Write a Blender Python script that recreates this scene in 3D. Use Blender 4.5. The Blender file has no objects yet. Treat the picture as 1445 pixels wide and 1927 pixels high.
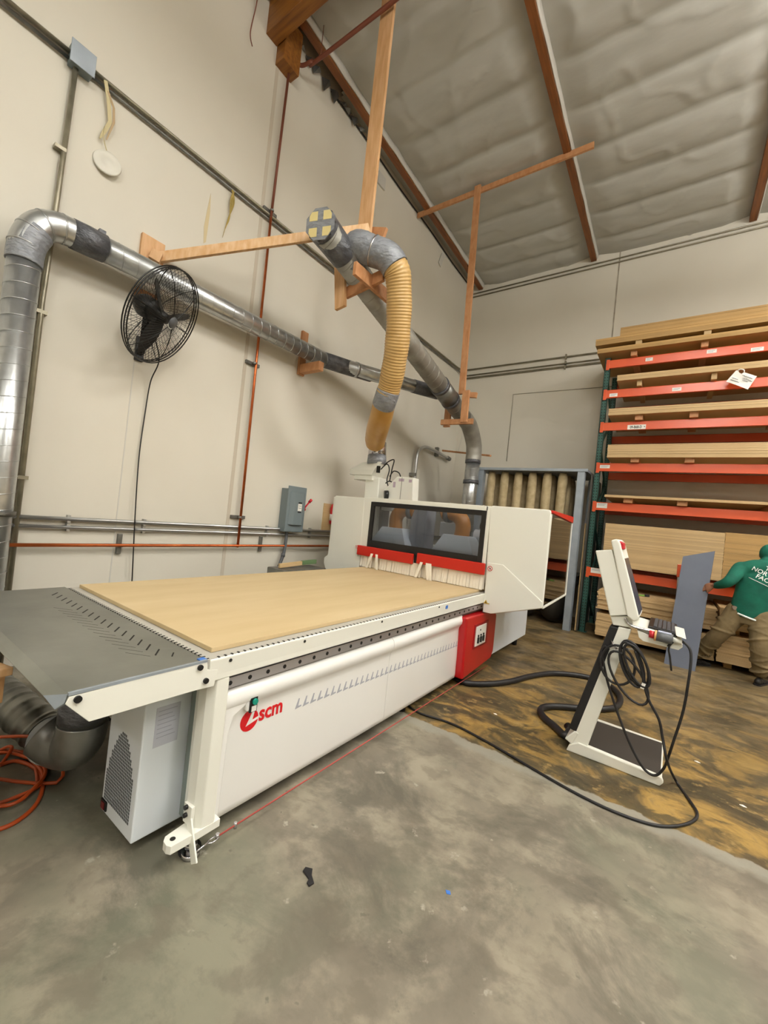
import bpy, bmesh, math, random
from mathutils import Vector, Matrix, noise
R_ = random.Random(7)
SC = bpy.context.scene
COL = SC.collection
PI = math.pi
V = Vector

# ------------------------------------------------------------------ materials
def S(h):
    f = lambda c: c/12.92 if c <= .04045 else ((c+.055)/1.055)**2.4
    return tuple(f(int(h[i:i+2], 16)/255) for i in (0, 2, 4)) + (1,)

def mat(name, col, rough=.5, metal=0., vary=None, scale=4., bump=0., bscale=30., stretch=(1, 1, 1), detail=4, spec=None, coat=0., emit=None, es=0.):
    m = bpy.data.materials.new(name); m.use_nodes = True
    n = m.node_tree.nodes; l = m.node_tree.links
    b = n['Principled BSDF']
    b.inputs['Base Color'].default_value = S(col)
    b.inputs['Roughness'].default_value = rough
    b.inputs['Metallic'].default_value = metal
    if spec is not None: b.inputs['Specular IOR Level'].default_value = spec
    if coat: b.inputs['Coat Weight'].default_value = coat; b.inputs['Coat Roughness'].default_value = .15
    if emit: b.inputs['Emission Color'].default_value = S(emit); b.inputs['Emission Strength'].default_value = es
    tc = n.new('ShaderNodeTexCoord'); mp = n.new('ShaderNodeMapping')
    mp.inputs['Scale'].default_value = stretch
    l.new(tc.outputs['Object'], mp.inputs['Vector'])
    if vary:
        t = n.new('ShaderNodeTexNoise'); t.inputs['Scale'].default_value = scale; t.inputs['Detail'].default_value = detail
        l.new(mp.outputs[0], t.inputs['Vector'])
        r = n.new('ShaderNodeValToRGB'); r.color_ramp.elements[0].position = .3; r.color_ramp.elements[1].position = .7
        r.color_ramp.elements[0].color = S(col); r.color_ramp.elements[1].color = S(vary)
        l.new(t.outputs['Fac'], r.inputs[0]); l.new(r.outputs[0], b.inputs['Base Color'])
    if bump:
        t2 = n.new('ShaderNodeTexNoise'); t2.inputs['Scale'].default_value = bscale; t2.inputs['Detail'].default_value = 4
        l.new(mp.outputs[0], t2.inputs['Vector'])
        bp = n.new('ShaderNodeBump'); bp.inputs['Strength'].default_value = bump; bp.inputs['Distance'].default_value = .02
        l.new(t2.outputs['Fac'], bp.inputs['Height']); l.new(bp.outputs[0], b.inputs['Normal'])
    return m

def glass(name, tint, refl=.08):
    m = bpy.data.materials.new(name); m.use_nodes = True
    n = m.node_tree.nodes; l = m.node_tree.links; n.remove(n['Principled BSDF'])
    t = n.new('ShaderNodeBsdfTransparent'); t.inputs[0].default_value = S(tint)
    g = n.new('ShaderNodeBsdfGlossy'); g.inputs['Roughness'].default_value = .04
    f = n.new('ShaderNodeLayerWeight'); f.inputs[0].default_value = .35
    mx = n.new('ShaderNodeMixShader'); l.new(f.outputs['Fresnel'], mx.inputs[0])
    l.new(t.outputs[0], mx.inputs[1]); l.new(g.outputs[0], mx.inputs[2])
    l.new(mx.outputs[0], n['Material Output'].inputs[0])
    return m

M = {}
M['cream'] = mat('cream paint', 'e3e3da', .38)
M['white'] = mat('white gloss panel', 'ececea', .22, coat=.3)
M['bluewhite'] = mat('cool white sheet metal', 'dce3ea', .35)
M['red'] = mat('red gloss paint', 'b80f18', .28, coat=.3)
M['bar_red'] = mat('red bumper', 'c0200f', .45)
M['black'] = mat('black plastic', '0d0d0d', .4)
M['frame_black'] = mat('black window frame', '121010', .5)
M['rubber'] = mat('black rubber', '111013', .5, vary='1c1b1d', scale=20)
M['galv'] = mat('galvanised steel', 'c6c9cb', .3, .85, vary='aeb1b3', scale=9, bump=.05, bscale=18)
M['galv_dull'] = mat('dull galvanised steel', '8f8f8b', .42, .8, vary='6d6d69', scale=6, bump=.08, bscale=14)
M['duct_dusty'] = mat('dusty duct steel', 'a9a79f', .5, .5, vary='8c8a82', scale=5, bump=.05)
M['steel'] = mat('bare steel sheet', '7f817b', .36, .7, vary='94968f', scale=3, bump=.02)
M['bright'] = mat('bright steel', 'd0cfd4', .18, 1.)
M['zinc'] = mat('zinc frame', 'a9b3bd', .45, .45, vary='98a2ac', scale=5)
M['tape'] = mat('grey duct tape', '7d8188', .42, .25, vary='979ba2', scale=14, bump=.9, bscale=16, stretch=(1, 1, 2))
M['tape_dark'] = mat('dark duct tape', '4a4c51', .38, .3, vary='6a6c72', scale=10, bump=.9, bscale=14, stretch=(1, 1, 2))
M['hose'] = mat('amber hose', 'c8a56a', .4, vary='bb975a', scale=6, coat=.2)
M['hose_smooth'] = mat('amber smooth hose', 'cb9f55', .35, vary='bb8b42', scale=5, coat=.2)
M['timber'] = mat('new pine', 'dbb185', .6, vary='c99a68', scale=3, stretch=(9, 9, 1.2), detail=6, bump=.1)
M['timber2'] = mat('pale pine', 'e2c096', .6, vary='d0a06c', scale=4, stretch=(6, 6, 2), detail=6, bump=.1)
M['board'] = mat('orange pine board', 'c8956a', .6, vary='b57d50', scale=4, stretch=(5, 5, 2), detail=6, bump=.1)
M['beam'] = mat('stained glulam', '9a6424', .5, vary='74461a', scale=3, stretch=(.6, 8, 8), detail=6)
M['purlin'] = mat('varnished purlin', '8a5326', .45, vary='6c3f1c', scale=3, stretch=(9, .8, 9), detail=5)
M['mdf'] = mat('mdf board', 'c8ac80', .7, vary='bea072', scale=2, stretch=(1, 1, 20), detail=5)
M['mdf2'] = mat('mdf board darker', 'b8945e', .7, vary='ab8852', scale=2, stretch=(1, 1, 20), detail=5)
M['ply'] = mat('raw spoilboard', 'cbb68f', .7, vary='bfa87e', scale=1.5, stretch=(3, .6, 1), detail=7)
M['grey_strip'] = mat('phenolic bed grey', 'aeaca4', .45)
M['plyedge'] = mat('spoilboard edge', 'c79d5e', .7)
M['orange'] = mat('rack orange', 'dc5c30', .32, vary='cf5129', scale=2, coat=.2)
M['green'] = mat('rack green', '2f5c52', .5, vary='284f47', scale=6)
M['copper'] = mat('copper pipe', 'cc6f3c', .3, .75, vary='b05a30', scale=8)
M['redpipe'] = mat('old red-brown pipe', '7d4634', .5, .2)
M['conduit'] = mat('old conduit', '85806f', .4, .6, vary='a19b88', scale=8)
M['emt'] = mat('steel conduit', 'b9babb', .28, .9)
M['greybox'] = mat('grey enamel', '717d82', .4)
M['label'] = mat('paper label', 'e8e6e0', .6)
M['ink'] = mat('black ink', '1a1a1a', .7)
M['greyink'] = mat('grey ink', 'a2a4ae', .6)
M['pinkink'] = mat('faded label print', 'b9a6b4', .6)
M['logo_red'] = mat('logo red', 'd0101c', .4)
M['teal'] = mat('green push button', '0a8f7a', .3)
M['filter'] = mat('felt filter', 'bfae8b', .9, vary='ab9a76', scale=12)
M['dark'] = mat('dark recess', '1b1915', .8)
M['deck'] = mat('dark roof deck', '2b190d', .9)
M['curtain'] = mat('white strip curtain', 'efe9dc', .55)
M['orange_cord'] = mat('orange air hose', 'b24a1c', .4)
M['stopred'] = mat('red rope', 'a8473f', .6)
M['hoodie'] = mat('green hoodie', '0b6a55', .85, vary='085546', scale=7, bump=.3, bscale=12)
M['khaki'] = mat('khaki trousers', '7b6a4a', .85, vary='685a3e', scale=8, bump=.3, bscale=14)
M['skin'] = mat('skin', '9a6b50', .55)
M['shoe'] = mat('black shoe', '15120f', .6)
M['sheetgrey'] = mat('blue grey laminate', '5d6474', .5, vary='666d7c', scale=3)
M['yellowtape'] = mat('yellowed tape', 'c9bd93', .6)
M['plate'] = mat('white plastic plate', 'dcdad0', .35)
M['foil'] = mat('white vapour barrier', 'c9c7c0', .5)
M['blue'] = mat('blue tape', '3f76c8', .5)
M['white_text'] = mat('white print', 'e6ece8', .6)
M['redplas'] = mat('red plastic', 'c22430', .35)
M['pale'] = mat('pale yellow foam', 'd9c98d', .7)
M['lens'] = mat('lamp lens', 'ffffff', .4, emit='fffbf3', es=39)
M['uplight'] = mat('added uplight glow', 'ffffff', .4, emit='fffbf3', es=25)
for k in ('mdf', 'mdf2'):      # every sheet its own slight tone
    nt_ = M[k].node_tree; b_ = nt_.nodes['Principled BSDF']; lk = b_.inputs['Base Color'].links[0].from_socket
    oi = nt_.nodes.new('ShaderNodeObjectInfo'); mr = nt_.nodes.new('ShaderNodeMapRange'); mr.inputs['To Min'].default_value = .86; mr.inputs['To Max'].default_value = 1.08
    hs = nt_.nodes.new('ShaderNodeHueSaturation'); nt_.links.new(oi.outputs['Random'], mr.inputs['Value']); nt_.links.new(mr.outputs[0], hs.inputs['Value'])
    nt_.links.new(lk, hs.inputs['Color']); nt_.links.new(hs.outputs[0], b_.inputs['Base Color'])
M['housing'] = mat('lamp housing', 'c8c8c8', .5)
M['grey_soft'] = mat('soft grey plastic', '595c60', .45)
M['glass'] = glass('machine window glass', 'd4d6da')
M['tint'] = glass('bronze side glass', 'a3907f')
M['brush'] = mat('bristle grey', '3a3a3a', .8)

# ------------------------------------------------------------------ mesh builder
class MB:
    def __init__(s): s.v = []; s.f = []; s.mi = []; s.sm = []; s.cur = 0; s.T = Matrix.Identity(4)
    def add(s, vs, fs, smooth=False):
        o = len(s.v)
        s.v += [tuple(s.T @ V(p)) for p in vs]
        for f in fs: s.f.append([i+o for i in f]); s.mi.append(s.cur); s.sm.append(smooth)
        return s
    def box(s, a, b):
        x0, x1 = sorted((a[0], b[0])); y0, y1 = sorted((a[1], b[1])); z0, z1 = sorted((a[2], b[2]))
        v = [(x0,y0,z0),(x1,y0,z0),(x1,y1,z0),(x0,y1,z0),(x0,y0,z1),(x1,y0,z1),(x1,y1,z1),(x0,y1,z1)]
        return s.add(v, [(3,2,1,0),(4,5,6,7),(0,1,5,4),(1,2,6,5),(2,3,7,6),(3,0,4,7)])
    def bar(s, p, q, w, h, up=(0, 0, 1), ext=0):
        p = V(p); q = V(q); d = (q-p).normalized(); p = p-d*ext; q = q+d*ext
        u = V(up); sd = d.cross(u)
        if sd.length < 1e-4: sd = d.cross(V((1, 0, 0)))
        sd.normalize(); u = sd.cross(d).normalized()
        v = []
        for c in (p, q):
            for a, b in ((-1,-1),(1,-1),(1,1),(-1,1)): v.append(tuple(c+sd*(a*w/2)+u*(b*h/2)))
        return s.add(v, [(3,2,1,0),(4,5,6,7),(0,1,5,4),(1,2,6,5),(2,3,7,6),(3,0,4,7)])
    def prism(s, pts, ax, a, b):
        # pts: 2D outline on the plane perpendicular to axis ax, extruded from a to b
        def P(p, t):
            return {'x': (t, p[0], p[1]), 'y': (p[0], t, p[1]), 'z': (p[0], p[1], t)}[ax]
        n = len(pts); v = [P(p, a) for p in pts]+[P(p, b) for p in pts]
        f = [tuple(range(n))[::-1], tuple(range(n, 2*n))]+[(i, (i+1) % n, n+(i+1) % n, n+i) for i in range(n)]
        return s.add(v, f)
    def tube(s, pts, r, n=14, cap=True, smooth=True, closed=False):
        pts = [V(p) for p in pts]; N = len(pts)
        rs = r if isinstance(r, (list, tuple)) else [r]*N
        T = []
        for i in range(N):
            a = pts[(i-1) % N] if (i or closed) else pts[0]; b = pts[(i+1) % N] if (i < N-1 or closed) else pts[-1]
            t = (b-a); T.append(t.normalized() if t.length > 1e-9 else V((0, 0, 1)))
        u = T[0].cross(V((0, 0, 1)))
        if u.length < .05: u = T[0].cross(V((1, 0, 0)))
        u.normalize(); v = []
        for i in range(N):
            u = u-T[i]*u.dot(T[i]); u.normalize(); w = T[i].cross(u)
            for k in range(n):
                a = 2*PI*k/n; v.append(tuple(pts[i]+(u*math.cos(a)+w*math.sin(a))*rs[i]))
        f = []
        for i in range(N if closed else N-1):
            j = (i+1) % N
            for k in range(n): f.append((i*n+k, i*n+(k+1) % n, j*n+(k+1) % n, j*n+k))
        s.add(v, f, smooth)
        if cap and not closed:
            o = len(s.v)-N*n
            s.f += [[o+k for k in range(n)][::-1], [o+(N-1)*n+k for k in range(n)]]; s.mi += [s.cur]*2; s.sm += [False]*2
        return s
    def lathe(s, prof, c, ax, n=28, smooth=True):
        # prof: list of (radius, distance along axis)
        c = V(c); d = V(ax).normalized(); u = d.cross(V((0, 0, 1)))
        if u.length < .05: u = d.cross(V((1, 0, 0)))
        u.normalize(); w = d.cross(u); v = []; f = []
        for r, t in prof:
            for k in range(n):
                a = 2*PI*k/n; v.append(tuple(c+d*t+(u*math.cos(a)+w*math.sin(a))*max(r, 1e-4)))
        for i in range(len(prof)-1):
            for k in range(n): f.append((i*n+k, i*n+(k+1) % n, (i+1)*n+(k+1) % n, (i+1)*n+k))
        return s.add(v, f, smooth)
    def helix(s, p, q, r, pitch, t=.004):
        p = V(p); q = V(q); d = q-p; L = d.length; d.normalize()
        u = d.cross(V((0, 0, 1)))
        if u.length < .05: u = d.cross(V((1, 0, 0)))
        u.normalize(); w = d.cross(u); N = max(8, int(L/pitch*18)); pts = []
        for i in range(N+1):
            a = 2*PI*(L*i/N)/pitch; pts.append(p+d*(L*i/N)+(u*math.cos(a)+w*math.sin(a))*r)
        return s.tube(pts, t, 5, False)
    def sphere(s, c, r, n=16, m=10):
        rx, ry, rz = (r, r, r) if not isinstance(r, (tuple, list)) else r
        v = []; f = []
        for i in range(m+1):
            t = PI*i/m
            for k in range(n):
                a = 2*PI*k/n; v.append((c[0]+rx*math.sin(t)*math.cos(a), c[1]+ry*math.sin(t)*math.sin(a), c[2]+rz*math.cos(t)))
        for i in range(m):
            for k in range(n): f.append((i*n+k, (i+1)*n+k, (i+1)*n+(k+1) % n, i*n+(k+1) % n))
        return s.add(v, f, True)
    def build(s, name, mats, parent=None, bevel=0., seg=2, label=None):
        me = bpy.data.meshes.new(name); me.from_pydata(s.v, [], s.f)
        if not isinstance(mats, (list, tuple)): mats = [mats]
        for m in mats: me.materials.append(m)
        me.polygons.foreach_set('material_index', s.mi); me.polygons.foreach_set('use_smooth', s.sm)
        bm = bmesh.new(); bm.from_mesh(me); bmesh.ops.remove_doubles(bm, verts=bm.verts, dist=1e-5)
        bmesh.ops.recalc_face_normals(bm, faces=bm.faces); bm.to_mesh(me); bm.free(); me.update()
        o = bpy.data.objects.new(name, me); COL.objects.link(o)
        if parent: attach(o, parent)
        if bevel:
            b = o.modifiers.new('bevel', 'BEVEL'); b.width = bevel; b.segments = seg; b.limit_method = 'ANGLE'; b.angle_limit = .6
            b.harden_normals = False
        if label: o['label'] = label
        return o

def wloc(o):
    p = V(o.location)
    while o.parent: o = o.parent; p = p+V(o.location)
    return p
def attach(o, parent):      # children are modelled in world coordinates; the thing's Empty stands at its base
    o.parent = parent
    if o.type == 'MESH':
        o.location = -wloc(parent) if parent.type == 'EMPTY' else V((0, 0, 0))
def tag(o, label, cat, group=None):
    o['label'] = label; o['category'] = cat
    if group: o['group'] = group
    return o
def thing(name, label, cat, loc=(0, 0, 0), group=None):
    o = bpy.data.objects.new(name, None); COL.objects.link(o); o.location = loc; o.empty_display_size = .1
    return tag(o, label, cat, group)
def struct(o): o['kind'] = 'structure'; return o
def centred(o):             # put a single-mesh thing's origin at the base of its mesh
    me = o.data; n = len(me.vertices); c = V((0, 0, 0)); zmin = min(v.co.z for v in me.vertices)
    for v in me.vertices: c += v.co
    c /= n; c.z = zmin
    for v in me.vertices: v.co -= c
    o.location = c; me.update(); return o
def dup(o, loc, label=None, group=None):
    c = o.copy(); COL.objects.link(c); c.location = loc
    if label: c['label'] = label
    if group: c['group'] = group
    for ch in o.children:
        k = ch.copy(); COL.objects.link(k); k.parent = c
    return c

def smooth_path(pts, n=8, closed=False):
    pts = [V(p) for p in pts]; out = []; N = len(pts)
    for i in range(N if closed else N-1):
        if closed: a, b, c, d = pts[(i-1) % N], pts[i], pts[(i+1) % N], pts[(i+2) % N]
        else: a, b, c, d = pts[max(i-1, 0)], pts[i], pts[i+1], pts[min(i+2, N-1)]
        for k in range(n):
            t = k/n
            out.append(.5*((2*b)+(c-a)*t+(2*a-5*b+4*c-d)*t*t+(3*b-a-3*c+d)*t**3))
    if not closed: out.append(pts[-1])
    return out
def resample(pts, step):
    pts = [V(p) for p in pts]; out = [pts[0]]; acc = 0
    for a, b in zip(pts, pts[1:]):
        L = (b-a).length
        while L > 1e-9 and acc+L >= step:
            t = (step-acc)/L; a = a+(b-a)*t; out.append(a.copy()); L = (b-a).length; acc = 0
        acc += L
    out.append(pts[-1]); return out
def text_mesh(body, size, mtl, name, origin, xdir, ydir, parent=None, depth=.001, bold=0., align='LEFT', spacing=1., sx=1.):
    cu = bpy.data.curves.new(name, 'FONT'); cu.body = body; cu.size = size; cu.extrude = depth; cu.offset = bold; cu.align_x = align
    cu.space_character = spacing; cu.resolution_u = 3
    tmp = bpy.data.objects.new('tmp', cu); COL.objects.link(tmp)
    dg = bpy.context.evaluated_depsgraph_get(); me = bpy.data.meshes.new_from_object(tmp.evaluated_get(dg))
    bpy.data.objects.remove(tmp); bpy.data.curves.remove(cu)
    x = V(xdir).normalized(); y = V(ydir).normalized(); z = x.cross(y)
    for v in me.vertices:
        c = v.co.copy(); v.co = V(origin)+x*(c.x*sx)+y*c.y+z*c.z
    me.materials.clear(); me.materials.append(mtl)
    o = bpy.data.objects.new(name, me); COL.objects.link(o)
    if parent: attach(o, parent)
    return o
# ------------------------------------------------------------------ camera
cam = bpy.data.cameras.new('camera'); camo = bpy.data.objects.new('camera', cam); COL.objects.link(camo)
cam.sensor_fit = 'HORIZONTAL'; cam.sensor_width = 36; cam.lens = 19.13; cam.clip_start = .05; cam.clip_end = 100
camo.matrix_world = Matrix.Translation((0, 0, 1.6)) @ Matrix([[0.810222, -0.077766, 0.580941], [0.576728, -0.070972, -0.813848], [0.10452, 0.994442, -0.012653]]).to_4x4()
SC.camera = camo
SC.view_settings.view_transform = 'Standard'; SC.view_settings.look = 'None'
SC.view_settings.exposure = 0.58; SC.view_settings.gamma = 1; SC.view_settings.use_curve_mapping = False
w = bpy.data.worlds.new('world'); SC.world = w; w.use_nodes = True
w.node_tree.nodes['Background'].inputs[0].default_value = (.55, .6, .65, 1); w.node_tree.nodes['Background'].inputs[1].default_value = .2
SC.cycles.use_denoising = True
SC.cycles.max_bounces = 8; SC.cycles.diffuse_bounces = 5; SC.cycles.glossy_bounces = 4; SC.cycles.transparent_max_bounces = 12
SC.cycles.caustics_reflective = False; SC.cycles.caustics_refractive = False; SC.cycles.sample_clamp_indirect = 6

# ------------------------------------------------------------------ room
WX, BY = -4.5, 9.05
X1, Y0 = 11.0, -9.0
def roof(y): return 7.47+.05*(9.05-y)

def node_floor():
    m = bpy.data.materials.new('worn concrete with yellow paint'); m.use_nodes = True
    n = m.node_tree.nodes; l = m.node_tree.links; b = n['Principled BSDF']
    tc = n.new('ShaderNodeTexCoord')
    def noi(scale, det=6, st=(1, 1, 1), dist=0., rough=.6):
        mp = n.new('ShaderNodeMapping'); mp.inputs['Scale'].default_value = st; l.new(tc.outputs['Object'], mp.inputs[0])
        t = n.new('ShaderNodeTexNoise'); t.inputs['Scale'].default_value = scale; t.inputs['Detail'].default_value = det
        t.inputs['Distortion'].default_value = dist; t.inputs['Roughness'].default_value = rough
        l.new(mp.outputs[0], t.inputs['Vector']); return t.outputs['Fac']
    def ramp(f, *st):
        r = n.new('ShaderNodeValToRGB'); e = r.color_ramp.elements
        while len(e) < len(st): e.new(.5)
        for k, (p, c) in enumerate(st): e[k].position = p; e[k].color = S(c) if isinstance(c, str) else (c, c, c, 1)
        l.new(f, r.inputs[0]); return r.outputs[0]
    def mix(f, a, c, mode='MIX'):
        x = n.new('ShaderNodeMix'); x.data_type = 'RGBA'; x.blend_type = mode
        if isinstance(f, float): x.inputs[0].default_value = f
        else: l.new(f, x.inputs[0])
        l.new(a, x.inputs[6]); l.new(c, x.inputs[7]); return x.outputs[2]
    def val(c):
        r = n.new('ShaderNodeRGB'); r.outputs[0].default_value = S(c); return r.outputs[0]
    conc = ramp(noi(1.1, 8, dist=.6), (.34, '625c50'), (.5, '7b7466'), (.64, '8e8675'))
    conc = mix(ramp(noi(3.5, 8), (.47, 0.), (.6, .85)), conc, val('958d7c'))
    conc = mix(ramp(noi(1.3, 9, (1, 1.3, 1), .4, .7), (.5, 0.), (.62, .85)), conc, val('5a564b'))
    conc = mix(ramp(noi(.7, 3), (.5, 0.), (.6, .45)), conc, val('6d725f'))
    conc = mix(ramp(noi(9, 4), (.66, 0.), (.72, .8)), conc, val('a9a394'))
    conc = mix(ramp(noi(14, 3), (.68, 0.), (.74, .7)), conc, val('59564b'))
    conc = mix(ramp(noi(6, 7, (1, 1.2, 1), .3), (.52, 0.), (.62, .5)), conc, val('665f52'))
    # round stains of their own
    vo = n.new('ShaderNodeTexVoronoi'); vo.inputs['Scale'].default_value = 1.6; l.new(tc.outputs['Object'], vo.inputs['Vector'])
    conc = mix(ramp(vo.outputs['Distance'], (.085, .75), (.11, 0.)), conc, val('6f6547'))
    yel = ramp(noi(1.7, 9, (1, 1.5, 1), 1.2), (.36, '3d3726'), (.45, '594c33'), (.52, '866d3e'), (.61, 'a28347'), (.72, '76664a'))
    yel = mix(ramp(noi(3.0, 8, (1, 1.7, 1), .8), (.5, 0.), (.6, .85)), yel, val('4c442f'))
    yel = mix(ramp(noi(9, 6, (1, 1.3, 1)), (.58, 0.), (.68, .7)), yel, val('a48a58'))
    # further from the edge the yellow is more worn to brown
    sp = n.new('ShaderNodeSeparateXYZ'); l.new(tc.outputs['Object'], sp.inputs[0])
    far = n.new('ShaderNodeMapRange'); far.inputs['From Min'].default_value = 3.6; far.inputs['From Max'].default_value = 5.6; far.inputs['To Max'].default_value = .68
    l.new(sp.outputs['Y'], far.inputs['Value'])
    brown = ramp(noi(2.2, 8, (1, 1.5, 1), .9), (.38, '4c4332'), (.5, '6f6047'), (.62, '8d7c5e'))
    yel = mix(far.outputs[0], yel, brown)
    # boundary at y = 2.95 with a ragged edge
    ad = n.new('ShaderNodeMath'); ad.operation = 'MULTIPLY_ADD'; l.new(noi(6, 6), ad.inputs[0]); ad.inputs[1].default_value = .16; l.new(sp.outputs['Y'], ad.inputs[2])
    ed = n.new('ShaderNodeMapRange'); ed.inputs['From Min'].default_value = 3.05; ed.inputs['From Max'].default_value = 3.065; l.new(ad.outputs[0], ed.inputs['Value'])
    # pale grey strip right in front of the boundary
    st = n.new('ShaderNodeMapRange'); st.inputs['From Min'].default_value = 2.93; st.inputs['From Max'].default_value = 2.99; st.inputs['To Max'].default_value = .75; l.new(ad.outputs[0], st.inputs['Value'])
    conc = mix(st.outputs[0], conc, val('918e82'))
    c = mix(ed.outputs[0], conc, yel)
    l.new(c, b.inputs['Base Color'])
    rr = n.new('ShaderNodeMapRange'); rr.inputs['To Min'].default_value = .38; rr.inputs['To Max'].default_value = .62; l.new(noi(2.5, 5), rr.inputs['Value']); l.new(rr.outputs[0], b.inputs['Roughness'])
    bp = n.new('ShaderNodeBump'); bp.inputs['Strength'].default_value = .12; bp.inputs['Distance'].default_value = .01; l.new(noi(25, 6), bp.inputs['Height']); l.new(bp.outputs[0], b.inputs['Normal'])
    return m
def node_wall():
    m = mat('painted concrete wall', 'dad6ca', .7, vary='d2cdc0', scale=.55, bump=.06, bscale=3)
    return m
M['floor'] = node_floor(); M['wall'] = node_wall()
M['ceil'] = mat('white insulation blanket', 'bcbcb6', .45, vary='b0b0a9', scale=1.2, bump=.35, bscale=2.2, stretch=(1, 2, 1))

def grid_plane(name, mtl, a, b):
    q = MB(); q.box(a, b); return struct(q.build(name, mtl))
grid_plane('floor', M['floor'], (WX-.2, Y0-.2, -.1), (X1+.2, BY+.2, 0))
grid_plane('wall_left', M['wall'], (WX-.2, Y0, 0), (WX, BY+.2, 8.6))
grid_plane('wall_back', M['wall'], (WX, BY, 0), (X1, BY+.2, 8.6))
grid_plane('wall_right', M['wall'], (X1, Y0, 0), (X1+.2, BY+.2, 8.6))
grid_plane('wall_front', M['wall'], (WX, Y0-.2, 0), (X1, Y0, 8.6))
# panel joints in the tilt-up walls
j = MB(); j.box((WX, 2.985, 0), (WX+.004, 3.03, 7.7)); struct(j.build('trim_1', mat('joint sealant', 'c4bbab', .8)))
j = MB(); j.box((WX, 1.765, 0), (WX+.003, 1.775, 3.2)); struct(j.build('trim_2', M['foil']))
j = MB(); j.box((-1.335, BY-.004, 0), (-1.31, BY, 7.4)); struct(j.build('trim_3', mat('old joint filler', '8f8778', .8, vary='b5ad9e', scale=6)))

# ceiling: insulation blanket sagging between the purlins, purlins and the big beam are its parts
PX = [-4.265+2.47*k for k in range(7)]
def sag(x, y):
    k = (y-5.85)/.68; t = k-math.floor(k)
    bay = 0
    for a, b in zip(PX, PX[1:]):
        if a <= x <= b: bay = min(1, 6*min((x-a)/(b-a), (b-x)/(b-a)))
    s = -.085*bay*(4*t*(1-t))**.5
    nz = noise.noise(V((x*.9, y*1.6, 3)))*.022+noise.noise(V((x*.8+5, y*4.5, 9)))*.014+noise.noise(V((x*4+y*3, y*9-x*2, 2)))*.006
    rid = abs(noise.noise(V((x*1.3+y*.8, y*1.1-x*.5, 20))))
    return s+bay*(nz-.05*max(0, .06-rid)*6)
xs = [WX+.05*i for i in range(int((3.2-WX)/.05)+1)]+[3.4+.4*i for i in range(20)]
ys = [Y0+.6*i for i in range(19)]+[2.4+.045*i for i in range(int((BY-2.4)/.045)+1)]+[BY]
q = MB(); vs = [(x, y, roof(y)+sag(x, y)) for y in ys for x in xs]; nx = len(xs); fs = []
for jx in range(len(ys)-1):
    for i in range(nx-1):
        if xs[i] < -4.30 and 2.9 < ys[jx] < 4.05+.15*math.sin(xs[i]*60): continue
        fs.append((jx*nx+i, jx*nx+i+1, (jx+1)*nx+i+1, (jx+1)*nx+i))
q.add(vs, fs, True); ceiling = struct(q.build('ceiling', M['ceil']))
q = MB(); q.box((WX-.2, Y0-.2, 8.6), (X1+.2, BY+.2, 8.7)); q.build('roof_deck', M['deck'], ceiling)
for x in PX:
    q = MB(); ya, yb = 2.98, BY-.02
    def pz(y): return roof(y)-.14
    for (y0, y1) in ((ya, yb), (Y0, 2.8)):
        q.add([(x-.05, y0, pz(y0)), (x+.05, y0, pz(y0)), (x+.05, y1, pz(y1)), (x-.05, y1, pz(y1)), (x-.05, y0, pz(y0)+.24), (x+.05, y0, pz(y0)+.24), (x+.05, y1, pz(y1)+.24), (x-.05, y1, pz(y1)+.24)],
              [(3,2,1,0),(4,5,6,7),(0,1,5,4),(1,2,6,5),(2,3,7,6),(3,0,4,7)])
    q.build('purlin', M['purlin'], ceiling)
    q = MB(); pts = [(x+.056+.01*noise.noise(V((x, yy*3, 0))), yy, roof(yy)-.055+.012*noise.noise(V((x+9, yy*4, 0)))) for yy in [ya+(yb-ya)*i/60 for i in range(61)]]
    vv = []
    for p in pts: vv += [(p[0]-.004, p[1], p[2]-.055), (p[0]+.012, p[1], p[2]-.05), (p[0]+.03, p[1], p[2]+.07), (p[0]-.004, p[1], p[2]+.07)]
    q.add(vv, [(4*i+k, 4*i+(k+1) % 4, 4*i+4+(k+1) % 4, 4*i+4+k) for i in range(60) for k in range(4)], True)
    q.build('blanket_flange', M['foil'], ceiling)
q = MB(); q.box((WX, 2.80, 7.30), (X1, 2.96, 8.15)); q.build('glulam_beam', M['beam'], ceiling, .006)
q = MB(); q.box((WX, 2.97, 7.08), (WX+.16, 3.22, 7.62)); q.build('beam_ledger', M['beam'], ceiling, .004)
q = MB()
for i in range(9):
    y = 3.3+.16*i+R_.uniform(-.04, .04); d = R_.uniform(.05, .2)
    q.add([(WX+.02, y-.07, 7.62), (WX+.05, y+.08, 7.62), (WX+.03+R_.uniform(0, .05), y+R_.uniform(-.05, .05), 7.62-d), (WX+.10, y, 7.6)], [(0, 1, 2), (1, 3, 2), (3, 0, 2)])
q.build('torn_blanket', M['galv_dull'], ceiling, label='torn grey scraps of insulation')
q = MB(); q.box((WX, 5.1, 7.16), (WX+.03, 5.3, 7.36)); q.build('wall_patch', M['foil'], ceiling, label='pale scrap patch at the wall head')
q = MB(); q.bar((WX+.02, 7.35, 7.05), (WX+.03, 7.45, 7.32), .12, .01, (1, 0, 0)); q.build('hanging_scrap', M['foil'], ceiling, label='pale hanging scrap of insulation')
q = MB(); q.tube([(WX+.02, y, roof(y)-.12+.01*math.sin(y*3)) for y in [3.9+.2*i for i in range(26)]], .012, 6); q.build('gap_shade', M['dark'], ceiling)  # dark tube stands in for the shade in the wall-to-ceiling gap
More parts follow.
